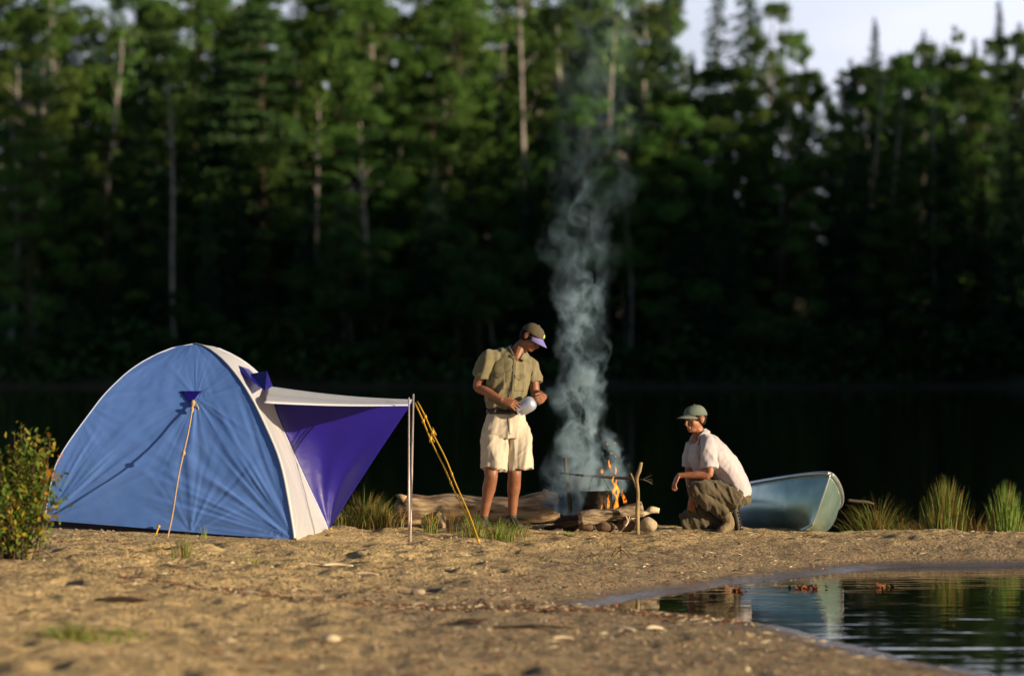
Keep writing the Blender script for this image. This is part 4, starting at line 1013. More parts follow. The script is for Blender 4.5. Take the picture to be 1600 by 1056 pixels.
single('firewood_log', [stickmesh([at(870, 820, FD-.1), at(890, 812, FD-.15), at(915, 806, FD-.15), at(935, 800, FD-.1)], [.04, .045, .04, .03], 14, .4)], M['dark_wood'], 'charred black log under the left side of the pot', 'log', 'firewood logs around the fire')
single('firewood_log', [stickmesh([at(880, 822, FD+.25), at(930, 806, FD+.2), at(975, 800, FD+.25)], [.045, .05, .045], 14, .4)], M['dark_wood'], 'charred black log behind the cooking pot', 'log', 'firewood logs around the fire')
single('firewood_log', [stickmesh([at(852, 826, FD-.1), at(880, 820, FD-.22), at(905, 815, FD-.47)], [.02, .026, .022], 12, .4)], M['dark_wood'], 'half-burnt branch reaching from the fire toward the long log', 'log', 'firewood logs around the fire')
single('firewood_log', [stickmesh([at(978, 806, FD-.36), at(981, 815, FD-.38), at(975, 824, FD-.4), at(969, 832, FD-.42)], [.008, .008, .007, .005], 8, .2), stickmesh([at(981, 815, FD-.38), at(984, 806, FD-.37)], [.006, .004], 6, .2)], M['pale_wood'], 'small bent pale branch propped against the fire log', 'branch')
def stone(name, px, py, d, rx, rz, mt, lab, grp=None, seed=0):
    c = at(px, py, d); r0 = rx*d/F_PX; r2 = rz*d/F_PX; v, f = ell((0, 0, 0), (r0, r0*.8, r2), nu=32, nv=20)
    nn = fbm(v/r0*1.1+seed*7, seed, 3); v = v*(1+.16*nn[:, None]); o = mesh(name, v+c, f, mt, origin=c-np.array([0, 0, r2])); return tag(o, lab, 'stone', grp)
stone('stone', 1013, 820, FD-.3, 12.5, 12, M['stone_pale'], 'round pale stone at the right end of the fire logs', 'stones around the fire', 1)
stone('stone', 916, 823, FD-.3, 14, 9, M['stone_brown'], 'reddish brown stone under the sawn end of the fire log', 'stones around the fire', 2)
stone('stone', 945, 823, FD-.32, 16, 9.5, M['stone_brown'], 'wide brown stone under the middle of the fire log', 'stones around the fire', 3)
stone('stone', 979, 820, FD-.2, 14, 12, M['stone_brown'], 'upright brown stone just left of the forked stick', 'stones around the fire', 4)
stone('stone', 893, 823, FD-.1, 11, 7, M['stone_brown'], 'small dark stone at the left end of the fireplace', 'stones around the fire', 5)
stone('stone', 872, 829, FD-.25, 9, 4, M['stone_pale'], 'flat grey stone beside the green sprig left of the fire', 'stones around the fire', 6)
# flames
def flame_mat():
    m_, nt, N, L = newmat('flame'); out = N.new('ShaderNodeOutputMaterial'); e = N.new('ShaderNodeEmission'); tr = N.new('ShaderNodeBsdfTransparent'); mx = N.new('ShaderNodeMixShader')
    tc = N.new('ShaderNodeTexCoord'); mp = N.new('ShaderNodeMapping'); mp.inputs['Scale'].default_value = (1, 1, .4); L.new(tc.outputs['Object'], mp.inputs[0])
    nz = N.new('ShaderNodeTexNoise'); nz.inputs['Scale'].default_value = 26; nz.inputs['Detail'].default_value = 3; nz.inputs['Distortion'].default_value = 1.; L.new(mp.outputs[0], nz.inputs['Vector'])
    cr = N.new('ShaderNodeValToRGB'); cr.color_ramp.elements[0].position = .35; cr.color_ramp.elements[0].color = (.6, .05, .004, 1); cr.color_ramp.elements[1].position = .72; cr.color_ramp.elements[1].color = (1, .36, .03, 1)
    L.new(nz.outputs[0], cr.inputs[0]); L.new(cr.outputs[0], e.inputs[0]); e.inputs[1].default_value = 1.9
    r = N.new('ShaderNodeMapRange'); r.inputs[1].default_value = .44; r.inputs[2].default_value = .62; r.inputs[3].default_value = .0; r.inputs[4].default_value = .55; L.new(nz.outputs[0], r.inputs[0])
    L.new(r.outputs[0], mx.inputs[0]); L.new(tr.outputs[0], mx.inputs[1]); L.new(e.outputs[0], mx.inputs[2]); L.new(mx.outputs[0], out.inputs[0]); return m_
M['flame'] = flame_mat()
fire = empty('fire', tuple(at(955, 800, FD)), 'orange flames licking up the right side of the pot', 'fire')
for pts, rd in (([(960, 797), (962, 782), (958, 770), (962, 761), (957, 752), (959, 744)], [.018, .022, .016, .012, .008, .002]), ([(965, 793), (964, 780), (967, 768), (962, 757), (964, 748)], [.012, .014, .012, .008, .002]),
                ([(976, 792), (977, 784), (974, 776), (971, 770), (974, 764)], [.012, .014, .012, .008, .002]), ([(950, 797), (951, 787), (950, 779), (951, 773)], [.007, .011, .007, .002]),
                ([(957, 737), (953, 729), (951, 724), (952, 718)], [.005, .010, .007, .002]), ([(941, 739), (940, 734), (942, 729)], [.008, .012, .003]), ([(961, 742), (963, 735), (962, 728)], [.003, .006, .001]), ([(940, 800), (942, 793), (941, 787)], [.01, .014, .003])):
    v, f = sloft([at(x, y, FD-.28+.0005*x*0) for x, y in pts], [(r, r*.6) for r in rd], side=(1, 0, 0), n=12, k=5)
    v = v+np.stack([.006*vnoise(v*30, 4), .01*vnoise(v*25, 5), v[:, 0]*0], 1); mesh('flame', v, f, M['flame'], fire)
em, nt, N, L = newmat('ember'); out = N.new('ShaderNodeOutputMaterial'); e = N.new('ShaderNodeEmission'); e.inputs[0].default_value = (1, .25, .03, 1); e.inputs[1].default_value = 1.2; L.new(e.outputs[0], out.inputs[0])
for x, y in ((949, 694), (961, 692), (955, 708), (962, 713)):
    v, f = ell(at(x, y, FD-.1), (.0045, .003, .006)); mesh('spark', v, f, em, fire)
# smoke: a real volume in a closed hull
def smoke():
    ctr = [(812, 898, 85), (775, 912, 85), (740, 912, 82), (700, 915, 76), (660, 908, 72), (620, 905, 72), (580, 910, 72), (540, 908, 72), (500, 905, 74), (460, 908, 76), (410, 905, 80), (350, 915, 86), (250, 925, 95), (120, 940, 110), (0, 945, 120), (-60, 945, 120)]
    P = [at(x, y, FD+.12) for y, x, r in ctr]; RR = [(r*FD/F_PX, r*FD/F_PX*.85) for y, x, r in ctr]
    v, f = sloft(P, RR, side=(1, 0, 0), n=24, k=4)
    m_, nt, N, L = newmat('wood_smoke'); out = N.new('ShaderNodeOutputMaterial'); vol = N.new('ShaderNodeVolumePrincipled')
    tc = N.new('ShaderNodeTexCoord')
    base = at(905, 800, FD+.12)
    def math_(op, a, b_=None, c_=None, clamp=False):
        n = N.new('ShaderNodeMath'); n.operation = op; n.use_clamp = clamp
        for i, q in enumerate((a, b_, c_)):
            if q is None: continue
            if isinstance(q, (int, float)): n.inputs[i].default_value = q
            else: L.new(q, n.inputs[i])
        return n.outputs[0]
    # low-frequency swirl displaces the lookup point
    n0 = N.new('ShaderNodeTexNoise'); n0.inputs['Scale'].default_value = 3.2; n0.inputs['Detail'].default_value = 4; n0.noise_dimensions = '3D'; L.new(tc.outputs['Object'], n0.inputs['Vector'])
    vs = N.new('ShaderNodeVectorMath'); vs.operation = 'SUBTRACT'; L.new(n0.outputs['Color'], vs.inputs[0]); vs.inputs[1].default_value = (.5, .5, .5)
    vk = N.new('ShaderNodeVectorMath'); vk.operation = 'SCALE'; L.new(vs.outputs[0], vk.inputs[0]); vk.inputs[3].default_value = .5
    va = N.new('ShaderNodeVectorMath'); va.operation = 'ADD'; L.new(tc.outputs['Object'], va.inputs[0]); L.new(vk.outputs[0], va.inputs[1])
    sx = N.new('ShaderNodeSeparateXYZ'); L.new(va.outputs[0], sx.inputs[0]); so = N.new('ShaderNodeSeparateXYZ'); L.new(tc.outputs['Object'], so.inputs[0])
    Hh = 5.0
    zt = math_('DIVIDE', so.outputs[2], Hh, clamp=True)
    def curve(vals):   # vals: list of (z metres, value 0..1)
        cr = N.new('ShaderNodeFloatCurve'); cm = cr.mapping.curves[0]
        while len(cm.points) > 2: cm.points.remove(cm.points[1])
        cm.points[0].location = (0, vals[0][1]); cm.points[1].location = (1, vals[-1][1])
        for z, w in vals[1:-1]: cm.points.new(z/Hh, w)
        for p_ in cm.points: p_.handle_type = 'AUTO_CLAMPED'
        cr.mapping.update(); L.new(zt, cr.inputs['Value']); return cr.outputs[0]
    k = FD/F_PX
    cx = curve([((800-y)*k if y > 40 else 5, .5+(x-905)*k) for y, x, r in [(800, 892, 0), (770, 908, 0), (730, 917, 0), (690, 920, 0), (650, 910, 0), (610, 908, 0), (560, 912, 0), (500, 907, 0), (440, 908, 0), (380, 908, 0), (250, 925, 0), (0, 945, 0)]])
    rad = curve([(0, .24), (.17, .30), (.34, .30), (.6, .25), (.85, .19), (1.1, .20), (1.5, .19), (1.9, .20), (2.3, .27), (3., .34), (4, .42), (5, .5)])
    den = curve([(0, .9), (.15, .85), (.4, .5), (.6, .45), (.85, .6), (1.1, .42), (1.4, .26), (1.75, .22), (2.05, .11), (2.35, .05), (2.8, .024), (3.4, .015), (5, .008)])
    dx = math_('SUBTRACT', sx.outputs[0], math_('SUBTRACT', cx, .5)); dy = sx.outputs[1]
    r2 = math_('SQRT', math_('ADD', math_('MULTIPLY', dx, dx), math_('MULTIPLY', dy, dy)))
    q = math_('DIVIDE', r2, rad); fall = N.new('ShaderNodeMapRange'); fall.interpolation_type = 'SMOOTHSTEP'; fall.inputs[1].default_value = 1.4; fall.inputs[2].default_value = .0; L.new(q, fall.inputs[0])
    n1 = N.new('ShaderNodeTexNoise'); n1.inputs['Scale'].default_value = 5.0; n1.inputs['Detail'].default_value = 5; n1.inputs['Roughness'].default_value = .56; n1.inputs['Distortion'].default_value = .25
    mp = N.new('ShaderNodeMapping'); mp.inputs['Scale'].default_value = (1.3, 1.3, .6); L.new(va.outputs[0], mp.inputs[0]); L.new(mp.outputs[0], n1.inputs['Vector'])
    c1 = N.new('ShaderNodeMapRange'); c1.inputs[1].default_value = .485; c1.inputs[2].default_value = .76; c1.inputs[3].default_value = .004; L.new(n1.outputs[0], c1.inputs[0])
    dd = math_('MULTIPLY', math_('MULTIPLY', math_('POWER', c1.outputs[0], 1.3), fall.outputs[0]), math_('MULTIPLY', den, 92.))
    L.new(dd, vol.inputs['Density']); vol.inputs['Color'].default_value = (.52, .79, 1, 1); vol.inputs['Anisotropy'].default_value = .0
    vol.inputs['Absorption Color'].default_value = (.1, .1, .1, 1)
    L.new(vol.outputs[0], out.inputs['Volume'])
    o = mesh('smoke', v, f, m_, origin=base); tag(o, 'bluish white wood smoke rising from the fire', 'smoke')
    m_.cycles.volume_step_rate = .35 if hasattr(m_.cycles, 'volume_step_rate') else 1
smoke()
# ---------------------------------------------------------------- canoe
def canoe():
    Lc, B2 = 4.7, .44; ns, ng = 90, 22
    def w(s): t = min(s, Lc-s)/(Lc/2); return B2*(1-(1-t)**3.1)**.95
    def top(s): t = min(s, Lc-s); return .36+.17*math.exp(-(t/.75)**1.3)
    def keel(s): t = min(s, Lc-s); return .05*math.exp(-(t/.35)**1.2)
    def stem(s, g): return -.10*(g**1.5)   # at g=1 (keel) stations start further aft
    root = empty('canoe', (0, 0, 0), 'dull green aluminium canoe pulled bow first onto the sand behind the boy', 'canoe')
    V = []
    for i in range(ns+1):
        s0 = Lc*i/ns; s0 = Lc*(.5-.5*math.cos(math.pi*i/ns))
        for side in (-1, 1):
            for j in range(ng+1):
                g = j/ng; wd = w(s0); e = min(s0, Lc-s0)
                ee = max(0, 1-e/.5)
                yy = math.sin(math.acos(g**2.4 if g < 1 else 1)) if False else (1-g**(2.6+1.2*(1-ee)))**(.62+.3*ee)
                z = keel(s0)+(top(s0)-keel(s0))*(1-g)
                s = s0+(.13*g**2*ee*(1 if s0 < Lc/2 else -1))
                flare = 1-.04*(1-g)
                V.append((-s, side*wd*yy*flare+side*.004, z))
    V = np.array(V); F = []
    row = 2*(ng+1)
    for i in range(ns):
        for sd_ in (0, 1):
            for j in range(ng):
                a = i*row+sd_*(ng+1)+j; q = (a, a+1, a+row+1, a+row); F.append(q if sd_ else q[::-1])
        a = i*row+ng; F.append((a, a+ng+1, a+row+ng+1, a+row))
    hull = mesh('hull', V, F, M['canoe'], root, local=True); hull.modifiers.new('t', 'SOLIDIFY').thickness = .006
    for sd_ in (0, 1):
        P = [V[i*row+sd_*(ng+1)]+np.array([0, (1 if sd_ else -1)*.006, .004]) for i in range(ns+1)]
        gsh = [loft(P, [(.022, .020)]*len(P), n=8)]
        # riveted strip below the gunwale
        P = [V[i*row+sd_*(ng+1)+1]+np.array([0, (1 if sd_ else -1)*.004, -.012]) for i in range(2, ns-2, 1)]
        sh = [ell(p, (.005, .004, .005), nu=6, nv=4) for p in P[::1]]; v, f = merge(gsh+sh); mesh('gunwale', v, f, M['canoe_rail'], root, local=True)
    # bow stem band and deck cap
    P = []
    for j in range(ng+1): P.append((V[j]+V[ng+1+j])/2+np.array([.004, 0, 0]))
    v, f = loft(P, [(.010, .008)]*len(P), n=8); mesh('stem_band', v, f, M['canoe_rail'], root, local=True)
    dk = []
    for i in range(0, 18):
        a = V[i*row]; c = V[i*row+ng+1]
        for t in (0, .25, .5, .75, 1): dk.append(a*(1-t)+c*t+np.array([0, 0, .010+.012*math.sin(math.pi*t)]))
    F = [(i*5+j, i*5+j+1, (i+1)*5+j+1, (i+1)*5+j) for i in range(17) for j in range(4)]
    mesh('bow_deck', np.array(dk), F, M['canoe_rail'], root, local=True).modifiers.new('t', 'SOLIDIFY').thickness = .006
    for s0 in (1.1, 2.35, 3.4):
        i = int(round(ns*math.acos(1-2*s0/Lc)/math.pi)); a = V[i*row]; c = V[i*row+ng+1]
        v, f = box((a+c)/2-np.array([0, 0, .03]), (.12, abs(a[1]-c[1])-.02, .02)); mesh('thwart', v, f, M['canoe_rail'], root, local=True, smooth=False)
    # pose: local -x points to the stern
    heading = nrm((.12, -.99, 0)); yaw = math.atan2(heading[1], heading[0])
    Rm = Matrix.Rotation(yaw, 4, 'Z')@Matrix.Rotation(R(-4.2), 4, 'Y')@Matrix.Rotation(R(CROLL), 4, 'X')
    tipw = Vector(at(1297, 741, 34.7)); tipl = Rm@Vector((0, 0, .53)); root.matrix_world = Matrix.Translation(tipw-tipl)@Rm
CROLL = -18
canoe()
o = single('branch', [stickmesh([at(1325, 781, 35.8), at(1340, 783, 35.8), at(1354, 784, 35.8), at(1366, 787, 35.8)], [.012, .014, .012, .006], 8, .2)], M['stick_dark'], 'dark stick poking out right of the canoe bow', 'branch')
# ---------------------------------------------------------------- grasses and bush
def grass(name, x, y, n, h, spread, lab, cat='grass clump', grp=None, mix=(.6, .3, .1), lean=.35, wd=.006, z=None, hr=.5):
    z0 = zg(x, y) if z is None else z; V = []; F = []; mi = []
    for k in range(n):
        a = RG.random()*6.28; r = spread*min(abs(RG.normal()), 1.9)*.5; bx = x+math.cos(a)*r; by = y+math.sin(a)*r*.7
        hh = h*(1-hr+hr*RG.random())*(1.05-.4*min(1, r/spread)); ld = RG.normal()*.5; L = lean*(.2+.9*RG.random()+r/spread*.6); da = a+RG.normal()*.5
        dx, dy = math.cos(da)*L*hh, math.sin(da)*L*hh; th = RG.random()*3.14; wx, wy = math.cos(th)*wd*.5, math.sin(th)*wd*.5
        b0 = len(V); ns_ = 5
        for j in range(ns_+1):
            t = j/ns_; px_, py_ = bx+dx*t*t, by+dy*t*t; pz = z0-.02+hh*(t-.22*t*t*L*2.); tw = 1-t**2*.95
            V.append((px_-wx*tw, py_-wy*tw, pz)); V.append((px_+wx*tw, py_+wy*tw, pz))
        c = int(RG.choice(3, p=mix))
        for j in range(ns_): F.append((b0+2*j, b0+2*j+1, b0+2*j+3, b0+2*j+2)); mi.append(c)
    o = mesh(name, np.array(V), np.array(F), [M['grass_g'], M['grass_t'], M['grass_r']], origin=(x, y, z0), mi=mi); return tag(o, lab, cat, grp)
def gat(px, d): return (px-800)*d/F_PX, d
G1 = 'reed clumps at the water beyond the sand'
grass('reed_clump', *gat(1372, 36.3), 420, .55, .34, 'low tangled reed clump just right of the canoe', grp=G1, mix=(.35, .35, .3), z=.02, lean=.5)
grass('reed_clump', *gat(1410, 36.2), 160, .40, .25, 'thin rusty reed tuft between canoe and tall middle clump', grp=G1, mix=(.15, .35, .5), z=.02, lean=.6)
grass('reed_clump', *gat(1478, 36.2), 760, .68, .24, 'tall full green reed clump in the middle of the right shore', grp=G1, mix=(.62, .28, .1), z=.03, lean=.14, wd=.008)
grass('reed_clump', *gat(1572, 36.1), 560, .64, .17, 'narrow upright green reed clump nearest the right edge', grp=G1, mix=(.68, .27, .05), z=.03, lean=.12, wd=.008)
grass('reed_clump', *gat(1525, 36.8), 220, .40, .35, 'dark low reeds between the two tall right clumps', grp=G1, mix=(.2, .3, .5), z=.0, lean=.7)
grass('reed_clump', *gat(1445, 37.0), 160, .36, .35, 'faint low reeds left of the tall middle clump', grp=G1, mix=(.2, .4, .4), z=.0, lean=.7)
grass('grass_clump', *gat(570, 34.3), 620, .42, .36, 'yellowing grass clump under the awning beside the log', mix=(.4, .5, .1), lean=.4)
grass('grass_clump', *gat(540, 34.0), 200, .28, .3, 'short grass clump hard against the violet awning wing', mix=(.5, .45, .05), lean=.4)
grass('grass_clump', *gat(597, 33.9), 160, .30, .15, 'rusty upright grass tuft at the left end of the log', mix=(.15, .35, .5), lean=.25)
grass('grass_clump', *gat(672, 33.2), 60, .34, .12, 'green grass tuft in front of the log right of the poles', mix=(.6, .3, .1), lean=.35)
grass('grass_clump', *gat(705, 33.3), 36, .36, .12, 'sparse brown stalks in front of the log', mix=(.1, .4, .5), lean=.2)
grass('grass_clump', *gat(740, 32.8), 110, .30, .18, 'green grass tuft where the yellow guy lines are staked', mix=(.6, .3, .1), lean=.4)
grass('grass_clump', *gat(778, 32.3), 260, .27, .24, 'green grass clump hiding the standing man\'s feet', mix=(.72, .25, .03), lean=.5)
grass('grass_clump', *gat(812, 32.9), 60, .26, .16, 'sparse green blades right of the standing man\'s feet', mix=(.7, .3, 0), lean=.5)
grass('grass_clump', *gat(886, 33.2), 60, .08, .08, 'tiny bright green sprig beside the fire stones', mix=(.95, .05, 0), lean=.7, wd=.01)
grass('grass_clump', *gat(288, 27.9), 60, .24, .10, 'blurred green grass tuft in front of the tent\'s blue wall', mix=(.6, .2, .2), lean=.3, wd=.007)
grass('grass_clump', *gat(240, 29.0), 26, .16, .12, 'thin tuft in the sand below the tent\'s cord', mix=(.5, .3, .2), lean=.4)
grass('grass_clump', *gat(385, 28.4), 90, .10, .25, 'low flat grass patch in front of the tent\'s near corner', mix=(.6, .35, .05), lean=.9)
grass('grass_clump', *gat(110, 20.4), 260, .17, .32, 'blurred green grass patch nearest the viewer at lower left', mix=(.7, .25, .05), lean=.7)
grass('grass_clump', *gat(190, 20.9), 90, .10, .25, 'small blurred grass tuft right of the nearest grass patch', mix=(.7, .25, .05), lean=.8)
grass('grass_clump', *gat(318, 31.0), 22, .16, .05, 'few green blades at the foot of the blue tent wall', mix=(.8, .2, 0), lean=.3)
def bush():
    x, y = gat(16, 27.2); z0 = zg(x, y); root = empty('bush', (x, y, z0), 'small green bush with yellow and orange leaves left of the tent', 'bush')
    ST = []; C = []; rr = np.random.default_rng(5)
    for k in range(46):
        a = rr.random()*6.28; L = .45+.55*rr.random(); sp = .10+.19*rr.random()
        p0 = np.array([x+rr.normal()*.06, y+rr.normal()*.05, z0-.02]); p2 = p0+np.array([math.cos(a)*sp*1.1, math.sin(a)*sp*.8, L]); p1 = (p0+p2)/2+np.array([math.cos(a)*.04, 0, -.02])
        Q, RR = smoothpts([p0, p1, p2], [.006, .0045, .002], 5); ST.append(tube4(Q, RR, 5))
        for j in range(60):
            t = .22+.78*rr.random()**.8; i = int(t*(len(Q)-1)); C.append(Q[i]+rr.normal(size=3)*.045)
    for k in range(16):
        a = rr.random()*6.28; p = np.array([x, y, z0+.01]); q = p+np.array([math.cos(a)*.22, math.sin(a)*.15, .05+.1*rr.random()]); r_ = q+np.array([math.cos(a)*.1, 0, -.08]); Q, RR = smoothpts([p, q, r_], [.006, .005, .003], 4); ST.append(tube4(Q, RR, 5))
    v, f = npmerge(ST); mesh('stems', v, f, M['twig'], root)
    C = np.array(C)[::1]; v, f = cards(C, .05, None, .55); nn = vnoise(C*5, 3); tip = (C[:, 0]-x)*1.6+(C[:, 2]-z0-.45)*.6
    mi = np.where(tip+nn*.5+rr.random(len(C))*.5 > 1.12, 2, np.where(nn*.6+rr.random(len(C)) > .72, 1, 0)); mesh('leaves', v, f, [M['bush_g'], M['bush_y'], M['bush_o']], root, smooth=False, mi=mi)
bush()
# ---------------------------------------------------------------- drift bits
def gp(px, py):
    """world point on the sand seen at this place"""
    d = 6000*1.5/(py-HOR)
    for _ in range(12): z = zg((px-800)*d/F_PX, d); d = F_PX*(H_CAM-z)/(py-HOR)
    return np.array([(px-800)*d/F_PX, d, z])
def chip(px, py, L, r, ang, mt, lab, cat='driftwood', seed=0, flat=.5):
    c = gp(px, py); d = c[1]; L = L*d/F_PX; r = r*d/F_PX; dr = np.array([math.cos(ang), math.sin(ang), 0]); P = [c+dr*L*(t-.5)+np.array([0, 0, r*.45+.006*math.sin(t*4)]) for t in np.linspace(0, 1, 7)]
    P = [p+np.array([-dr[1], dr[0], 0])*.12*L*math.sin(3.1*i/6) for i, p in enumerate(P)]
    return single('driftwood_piece' if cat == 'driftwood' else cat, [loft(P, [(r*k, r*k*flat) for k in (.35, .8, 1, 1.05, .95, .75, .3)], side=(-dr[1], dr[0], 0), n=12, noise=.3, seed=seed)], mt, lab, cat, 'pale driftwood bits on the sand' if cat == 'driftwood' else None)
chip(526, 885, 52, 5, .1, M['pale_wood'], 'curved bleached driftwood stick in the sand below the white doorway', seed=1)
chip(572, 898, 40, 4.2, -.1, M['pale_wood'], 'straight white splinter right of the curved driftwood stick', seed=2)
chip(478, 882, 50, 1.6, .5, M['pale_wood'], 'long thin pale twig left of the curved driftwood stick', seed=3)
chip(880, 999, 40, 5, .1, M['pale_wood'], 'blurred pale stick in the middle foreground', seed=5)
chip(975, 986, 40, 6.5, -.5, M['pale_wood'], 'blurred bleached chip, left one of the pair on the near spit', seed=6)
chip(1022, 984, 34, 7, .5, M['pale_wood'], 'blurred bleached chip, right one of the pair on the near spit', seed=7)
chip(403, 988, 24, 2.2, .5, M['pale_wood'], 'faint pale sliver left of the round white stone', seed=8)
chip(190, 941, 84, 9, .05, M['dark_wood'], 'dark flat piece of wood lying in the sand below the tent', seed=9, flat=.55)
chip(835, 982, 130, 5, .0, M['dark_wood'], 'long dark waterlogged branch half sunk in the foreground sand', seed=10, flat=.4)
chip(740, 973, 60, 5, .2, M['dark_wood'], 'short dark rotten stick left of the long sunk branch', seed=14, flat=.5)
def gstone(px, py, rx, rz, mt, lab, seed): c = gp(px, py); o = stone('stone', px, 0, c[1], rx, rz, mt, lab, 'stones lying in the foreground sand', seed); o.location = (c[0], c[1], c[2]-rz*c[1]/F_PX*.45)
gstone(517, 1001, 14, 6.5, M['pale_wood'], 'blurred round white stone in the foreground', 11)
gstone(354, 1003, 12, 5, M['stone_pale'], 'blurred tan stone left of the round white one', 12)
gstone(652, 928, 12, 6, M['stone_pale'], 'flat sandy stone in the middle of the beach', 13)
def litter():
    rr = np.random.default_rng(9); C = []; D = []; n = 15000
    x = rr.uniform(-4.6, 4.8, n); y = rr.uniform(18, 35.6, n)
    xb = rr.uniform(-2.6, 1.6, 4200); x = np.append(x, xb); y = np.append(y, 25.35+.3*np.sin(xb*1.7)-.35*np.clip(xb-.6, 0, 2)+rr.normal(size=4200)*.16); P = np.stack([x, y, x*0], 1)
    w = np.clip(vnoise(P*.7, 81)+.55, 0, 1)+1.2*np.exp(-((y-(25.6+.25*np.sin(x*1.5)))/.35)**2)*(x < 1.5)+.9*np.exp(-(pool_sd(x, y)-.5)**2/.03)
    w[n:] = 1.3; keep = rr.random(len(x)) < w*.75; x, y = x[keep], y[keep]; z = ground(x, y); k = z > .02; x, y, z = x[k], y[k], z[k]
    L = []; F = []; V = []; n0 = 0
    for a, b_, c in zip(x, y, z):
        th = rr.normal()*.7; l = .012+.05*rr.random()**3+.0; w_ = .003+.006*rr.random()**2; dr = np.array([math.cos(th), math.sin(th), rr.normal()*.15]); sd_ = np.array([-math.sin(th), math.cos(th), 0])
        p = np.array([a, b_, c+.004]); up = np.array([0, 0, w_])
        V += [p-dr*l-sd_*w_*.3, p+sd_*w_, p+dr*l, p-sd_*w_, p+up+dr*l*.1]; F += [(n0, n0+1, n0+4), (n0+1, n0+2, n0+4), (n0+2, n0+3, n0+4), (n0+3, n0, n0+4)]; n0 += 5; L += [rr.choice(3, p=(.55, .25, .2))]*4
    # loose clods and crumbs of sand and bark
    m2 = 6500; xs = rr.uniform(-4.6, 4.8, m2); ys = rr.uniform(18.5, 35.4, m2); wv = np.clip(vnoise(np.stack([xs*.9, ys*.7, xs*0], 1), 87)+.35, 0, 1); kk = rr.random(m2) < wv; xs, ys = xs[kk], ys[kk]; zs = ground(xs, ys); kk = zs > .05; xs, ys, zs = xs[kk], ys[kk], zs[kk]
    for a, b_, c in zip(xs, ys, zs):
        r_ = .006+.016*rr.random()**2.5; th = rr.random()*6.28; q = [np.array([a+r_*1.3*math.cos(th+k*1.2566+rr.normal()*.2), b_+r_*math.sin(th+k*1.2566), c-.003]) for k in range(5)]; t_ = np.array([a+rr.normal()*r_*.3, b_, c+r_*(.6+.5*rr.random())])
        V += q+[t_]; F += [(n0+k, n0+(k+1) % 5, n0+5) for k in range(5)]; n0 += 6; L += [int(rr.choice(4, p=(.2, .1, .05, .65)))]*5
    o = mesh('beach_litter', np.array(V), np.array(F), [M['twig'], M['leaf_rot'], M['pale_wood'], M['clod']], smooth=False, mi=L); tag(o, 'scattered twigs, bark crumbs and leaf bits over the sand', 'litter', kind='stuff')
litter()
def twigtangle(px, py, lab, sc=1., seed=1):
    rr = np.random.default_rng(seed); c = gp(px, py); sh = []
    for k in range(5):
        a = rr.random()*3.14; l = (.05+.07*rr.random())*sc; q = c+np.array([rr.normal()*.03, 0, 0]); dx = np.array([math.cos(a)*l, math.sin(a)*l*.5, 0])
        sh.append(stickmesh([q-dx, q+np.array([0, 0, l*.9]), q+dx], [.003, .003, .002], 5, 0))
    single('twig_tangle', sh, M['twig'], lab, 'twigs')
twigtangle(968, 872, 'small looped twigs on the sand below the fire')
twigtangle(915, 878, 'low pale twig scrap left of the looped twigs', .8, 4)
def leafmat(px, py, d, n, sx_, lab, seed):
    rr = np.random.default_rng(seed); c = at(px, py, d); C = np.stack([c[0]+rr.normal(size=n)*sx_, c[1]+rr.normal(size=n)*.12, np.abs(rr.normal(size=n))*.012+.004], 1)
    v, f = cards(C, .035, None, .6); o = mesh('floating_leaves', v, f, M['leaf_rot'], origin=(c[0], c[1], 0), smooth=False); tag(o, lab, 'leaves', kind='stuff')
def wd_(py): return F_PX*H_CAM/(py-HOR)
leafmat(1262, 919, wd_(919), 60, .07, 'rusty leaves floating at the pool edge under the canoe\'s reflection', 1)
leafmat(1378, 918, wd_(918), 16, .05, 'few brown leaves floating right of the rusty leaf raft', 2)
leafmat(1152, 923, wd_(923), 20, .03, 'orange leaf scrap at the pool edge', 3)
# ---------------------------------------------------------------- light, sky, camera
AZ = math.atan2(SXD, SYD)     # compass style: from +Y towards +X
EL = R(SEL)
sv = Vector((math.sin(AZ)*math.cos(EL), math.cos(AZ)*math.cos(EL), math.sin(EL)))
sl = bpy.data.lights.new('sun', 'SUN'); sl.energy = 5; sl.angle = R(.6); sl.color = (1, .80, .54)
so = bpy.data.objects.new('sun', sl); col.objects.link(so); so.rotation_euler = sv.to_track_quat('Z', 'Y').to_euler(); so.location = (20, -20, 20)
w = bpy.data.worlds.new('World'); scn.world = w; w.use_nodes = True; N = w.node_tree.nodes; L = w.node_tree.links; N.clear()
out = N.new('ShaderNodeOutputWorld'); bg = N.new('ShaderNodeBackground'); sk = N.new('ShaderNodeTexSky'); sk.sky_type = 'NISHITA'; sk.sun_disc = False
sk.sun_elevation = EL; sk.sun_rotation = AZ; sk.air_density = .7; sk.dust_density = .6
tc = N.new('ShaderNodeTexCoord'); mp = N.new('ShaderNodeMapping'); mp.inputs['Scale'].default_value = (1, 1, 3); L.new(tc.outputs['Generated'], mp.inputs[0])
nz = N.new('ShaderNodeTexNoise'); nz.inputs['Scale'].default_value = 3; nz.inputs['Detail'].default_value = 5; L.new(mp.outputs[0], nz.inputs['Vector'])
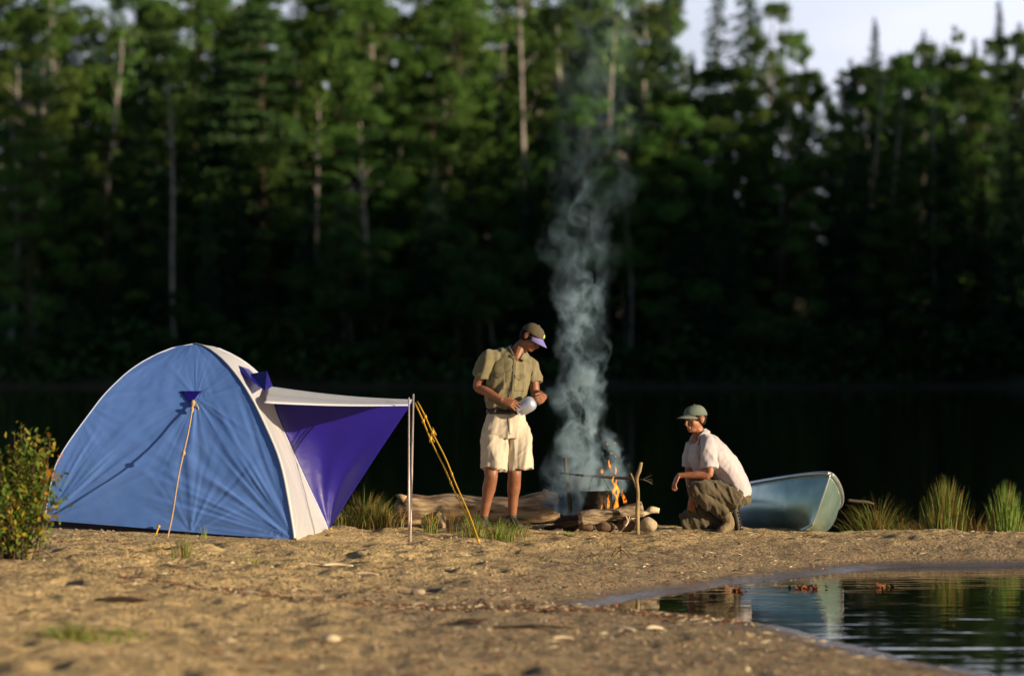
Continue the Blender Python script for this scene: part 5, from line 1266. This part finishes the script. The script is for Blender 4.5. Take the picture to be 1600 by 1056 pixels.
cr = N.new('ShaderNodeMapRange'); cr.inputs[1].default_value = .3; cr.inputs[2].default_value = .55; cr.inputs[3].default_value = .45; cr.inputs[4].default_value = .95; L.new(nz.outputs[0], cr.inputs[0])
sp_ = N.new('ShaderNodeSeparateXYZ'); L.new(tc.outputs['Generated'], sp_.inputs[0])
e1 = N.new('ShaderNodeMapRange'); e1.interpolation_type = 'SMOOTHSTEP'; e1.inputs[1].default_value = .26; e1.inputs[2].default_value = .10; L.new(sp_.outputs[2], e1.inputs[0])
e2 = N.new('ShaderNodeMapRange'); e2.interpolation_type = 'SMOOTHSTEP'; e2.inputs[1].default_value = .2; e2.inputs[2].default_value = .85; L.new(sp_.outputs[1], e2.inputs[0])
m1 = N.new('ShaderNodeMath'); m1.operation = 'MULTIPLY'; L.new(e1.outputs[0], m1.inputs[0]); L.new(e2.outputs[0], m1.inputs[1])
m2 = N.new('ShaderNodeMath'); m2.operation = 'MULTIPLY'; L.new(m1.outputs[0], m2.inputs[0]); L.new(cr.outputs[0], m2.inputs[1])
mx = N.new('ShaderNodeMix'); mx.data_type = 'RGBA'; L.new(m2.outputs[0], mx.inputs['Factor']); L.new(sk.outputs[0], mx.inputs['A']); mx.inputs['B'].default_value = (12.5, 13, 15.2, 1)
L.new(mx.outputs['Result'], bg.inputs[0]); bg.inputs[1].default_value = .05; L.new(bg.outputs[0], out.inputs[0])
cam = bpy.data.cameras.new('camera'); co = bpy.data.objects.new('camera', cam); col.objects.link(co); scn.camera = co
co.location = (0, 0, H_CAM); co.rotation_euler = (R(90), 0, 0); cam.sensor_width = 36; cam.lens = 36*F_PX/1600; cam.shift_y = 30/1600; cam.clip_end = 3000; cam.clip_start = .5
cam.dof.use_dof = True; cam.dof.focus_distance = 33.2; cam.dof.aperture_fstop = 1.75
scn.view_settings.view_transform = 'Standard'; scn.view_settings.look = 'None'; scn.view_settings.exposure = .62; scn.view_settings.gamma = 1
scn.cycles.max_bounces = 6; scn.cycles.volume_bounces = 0; scn.cycles.transparent_max_bounces = 16; scn.cycles.use_denoising = True
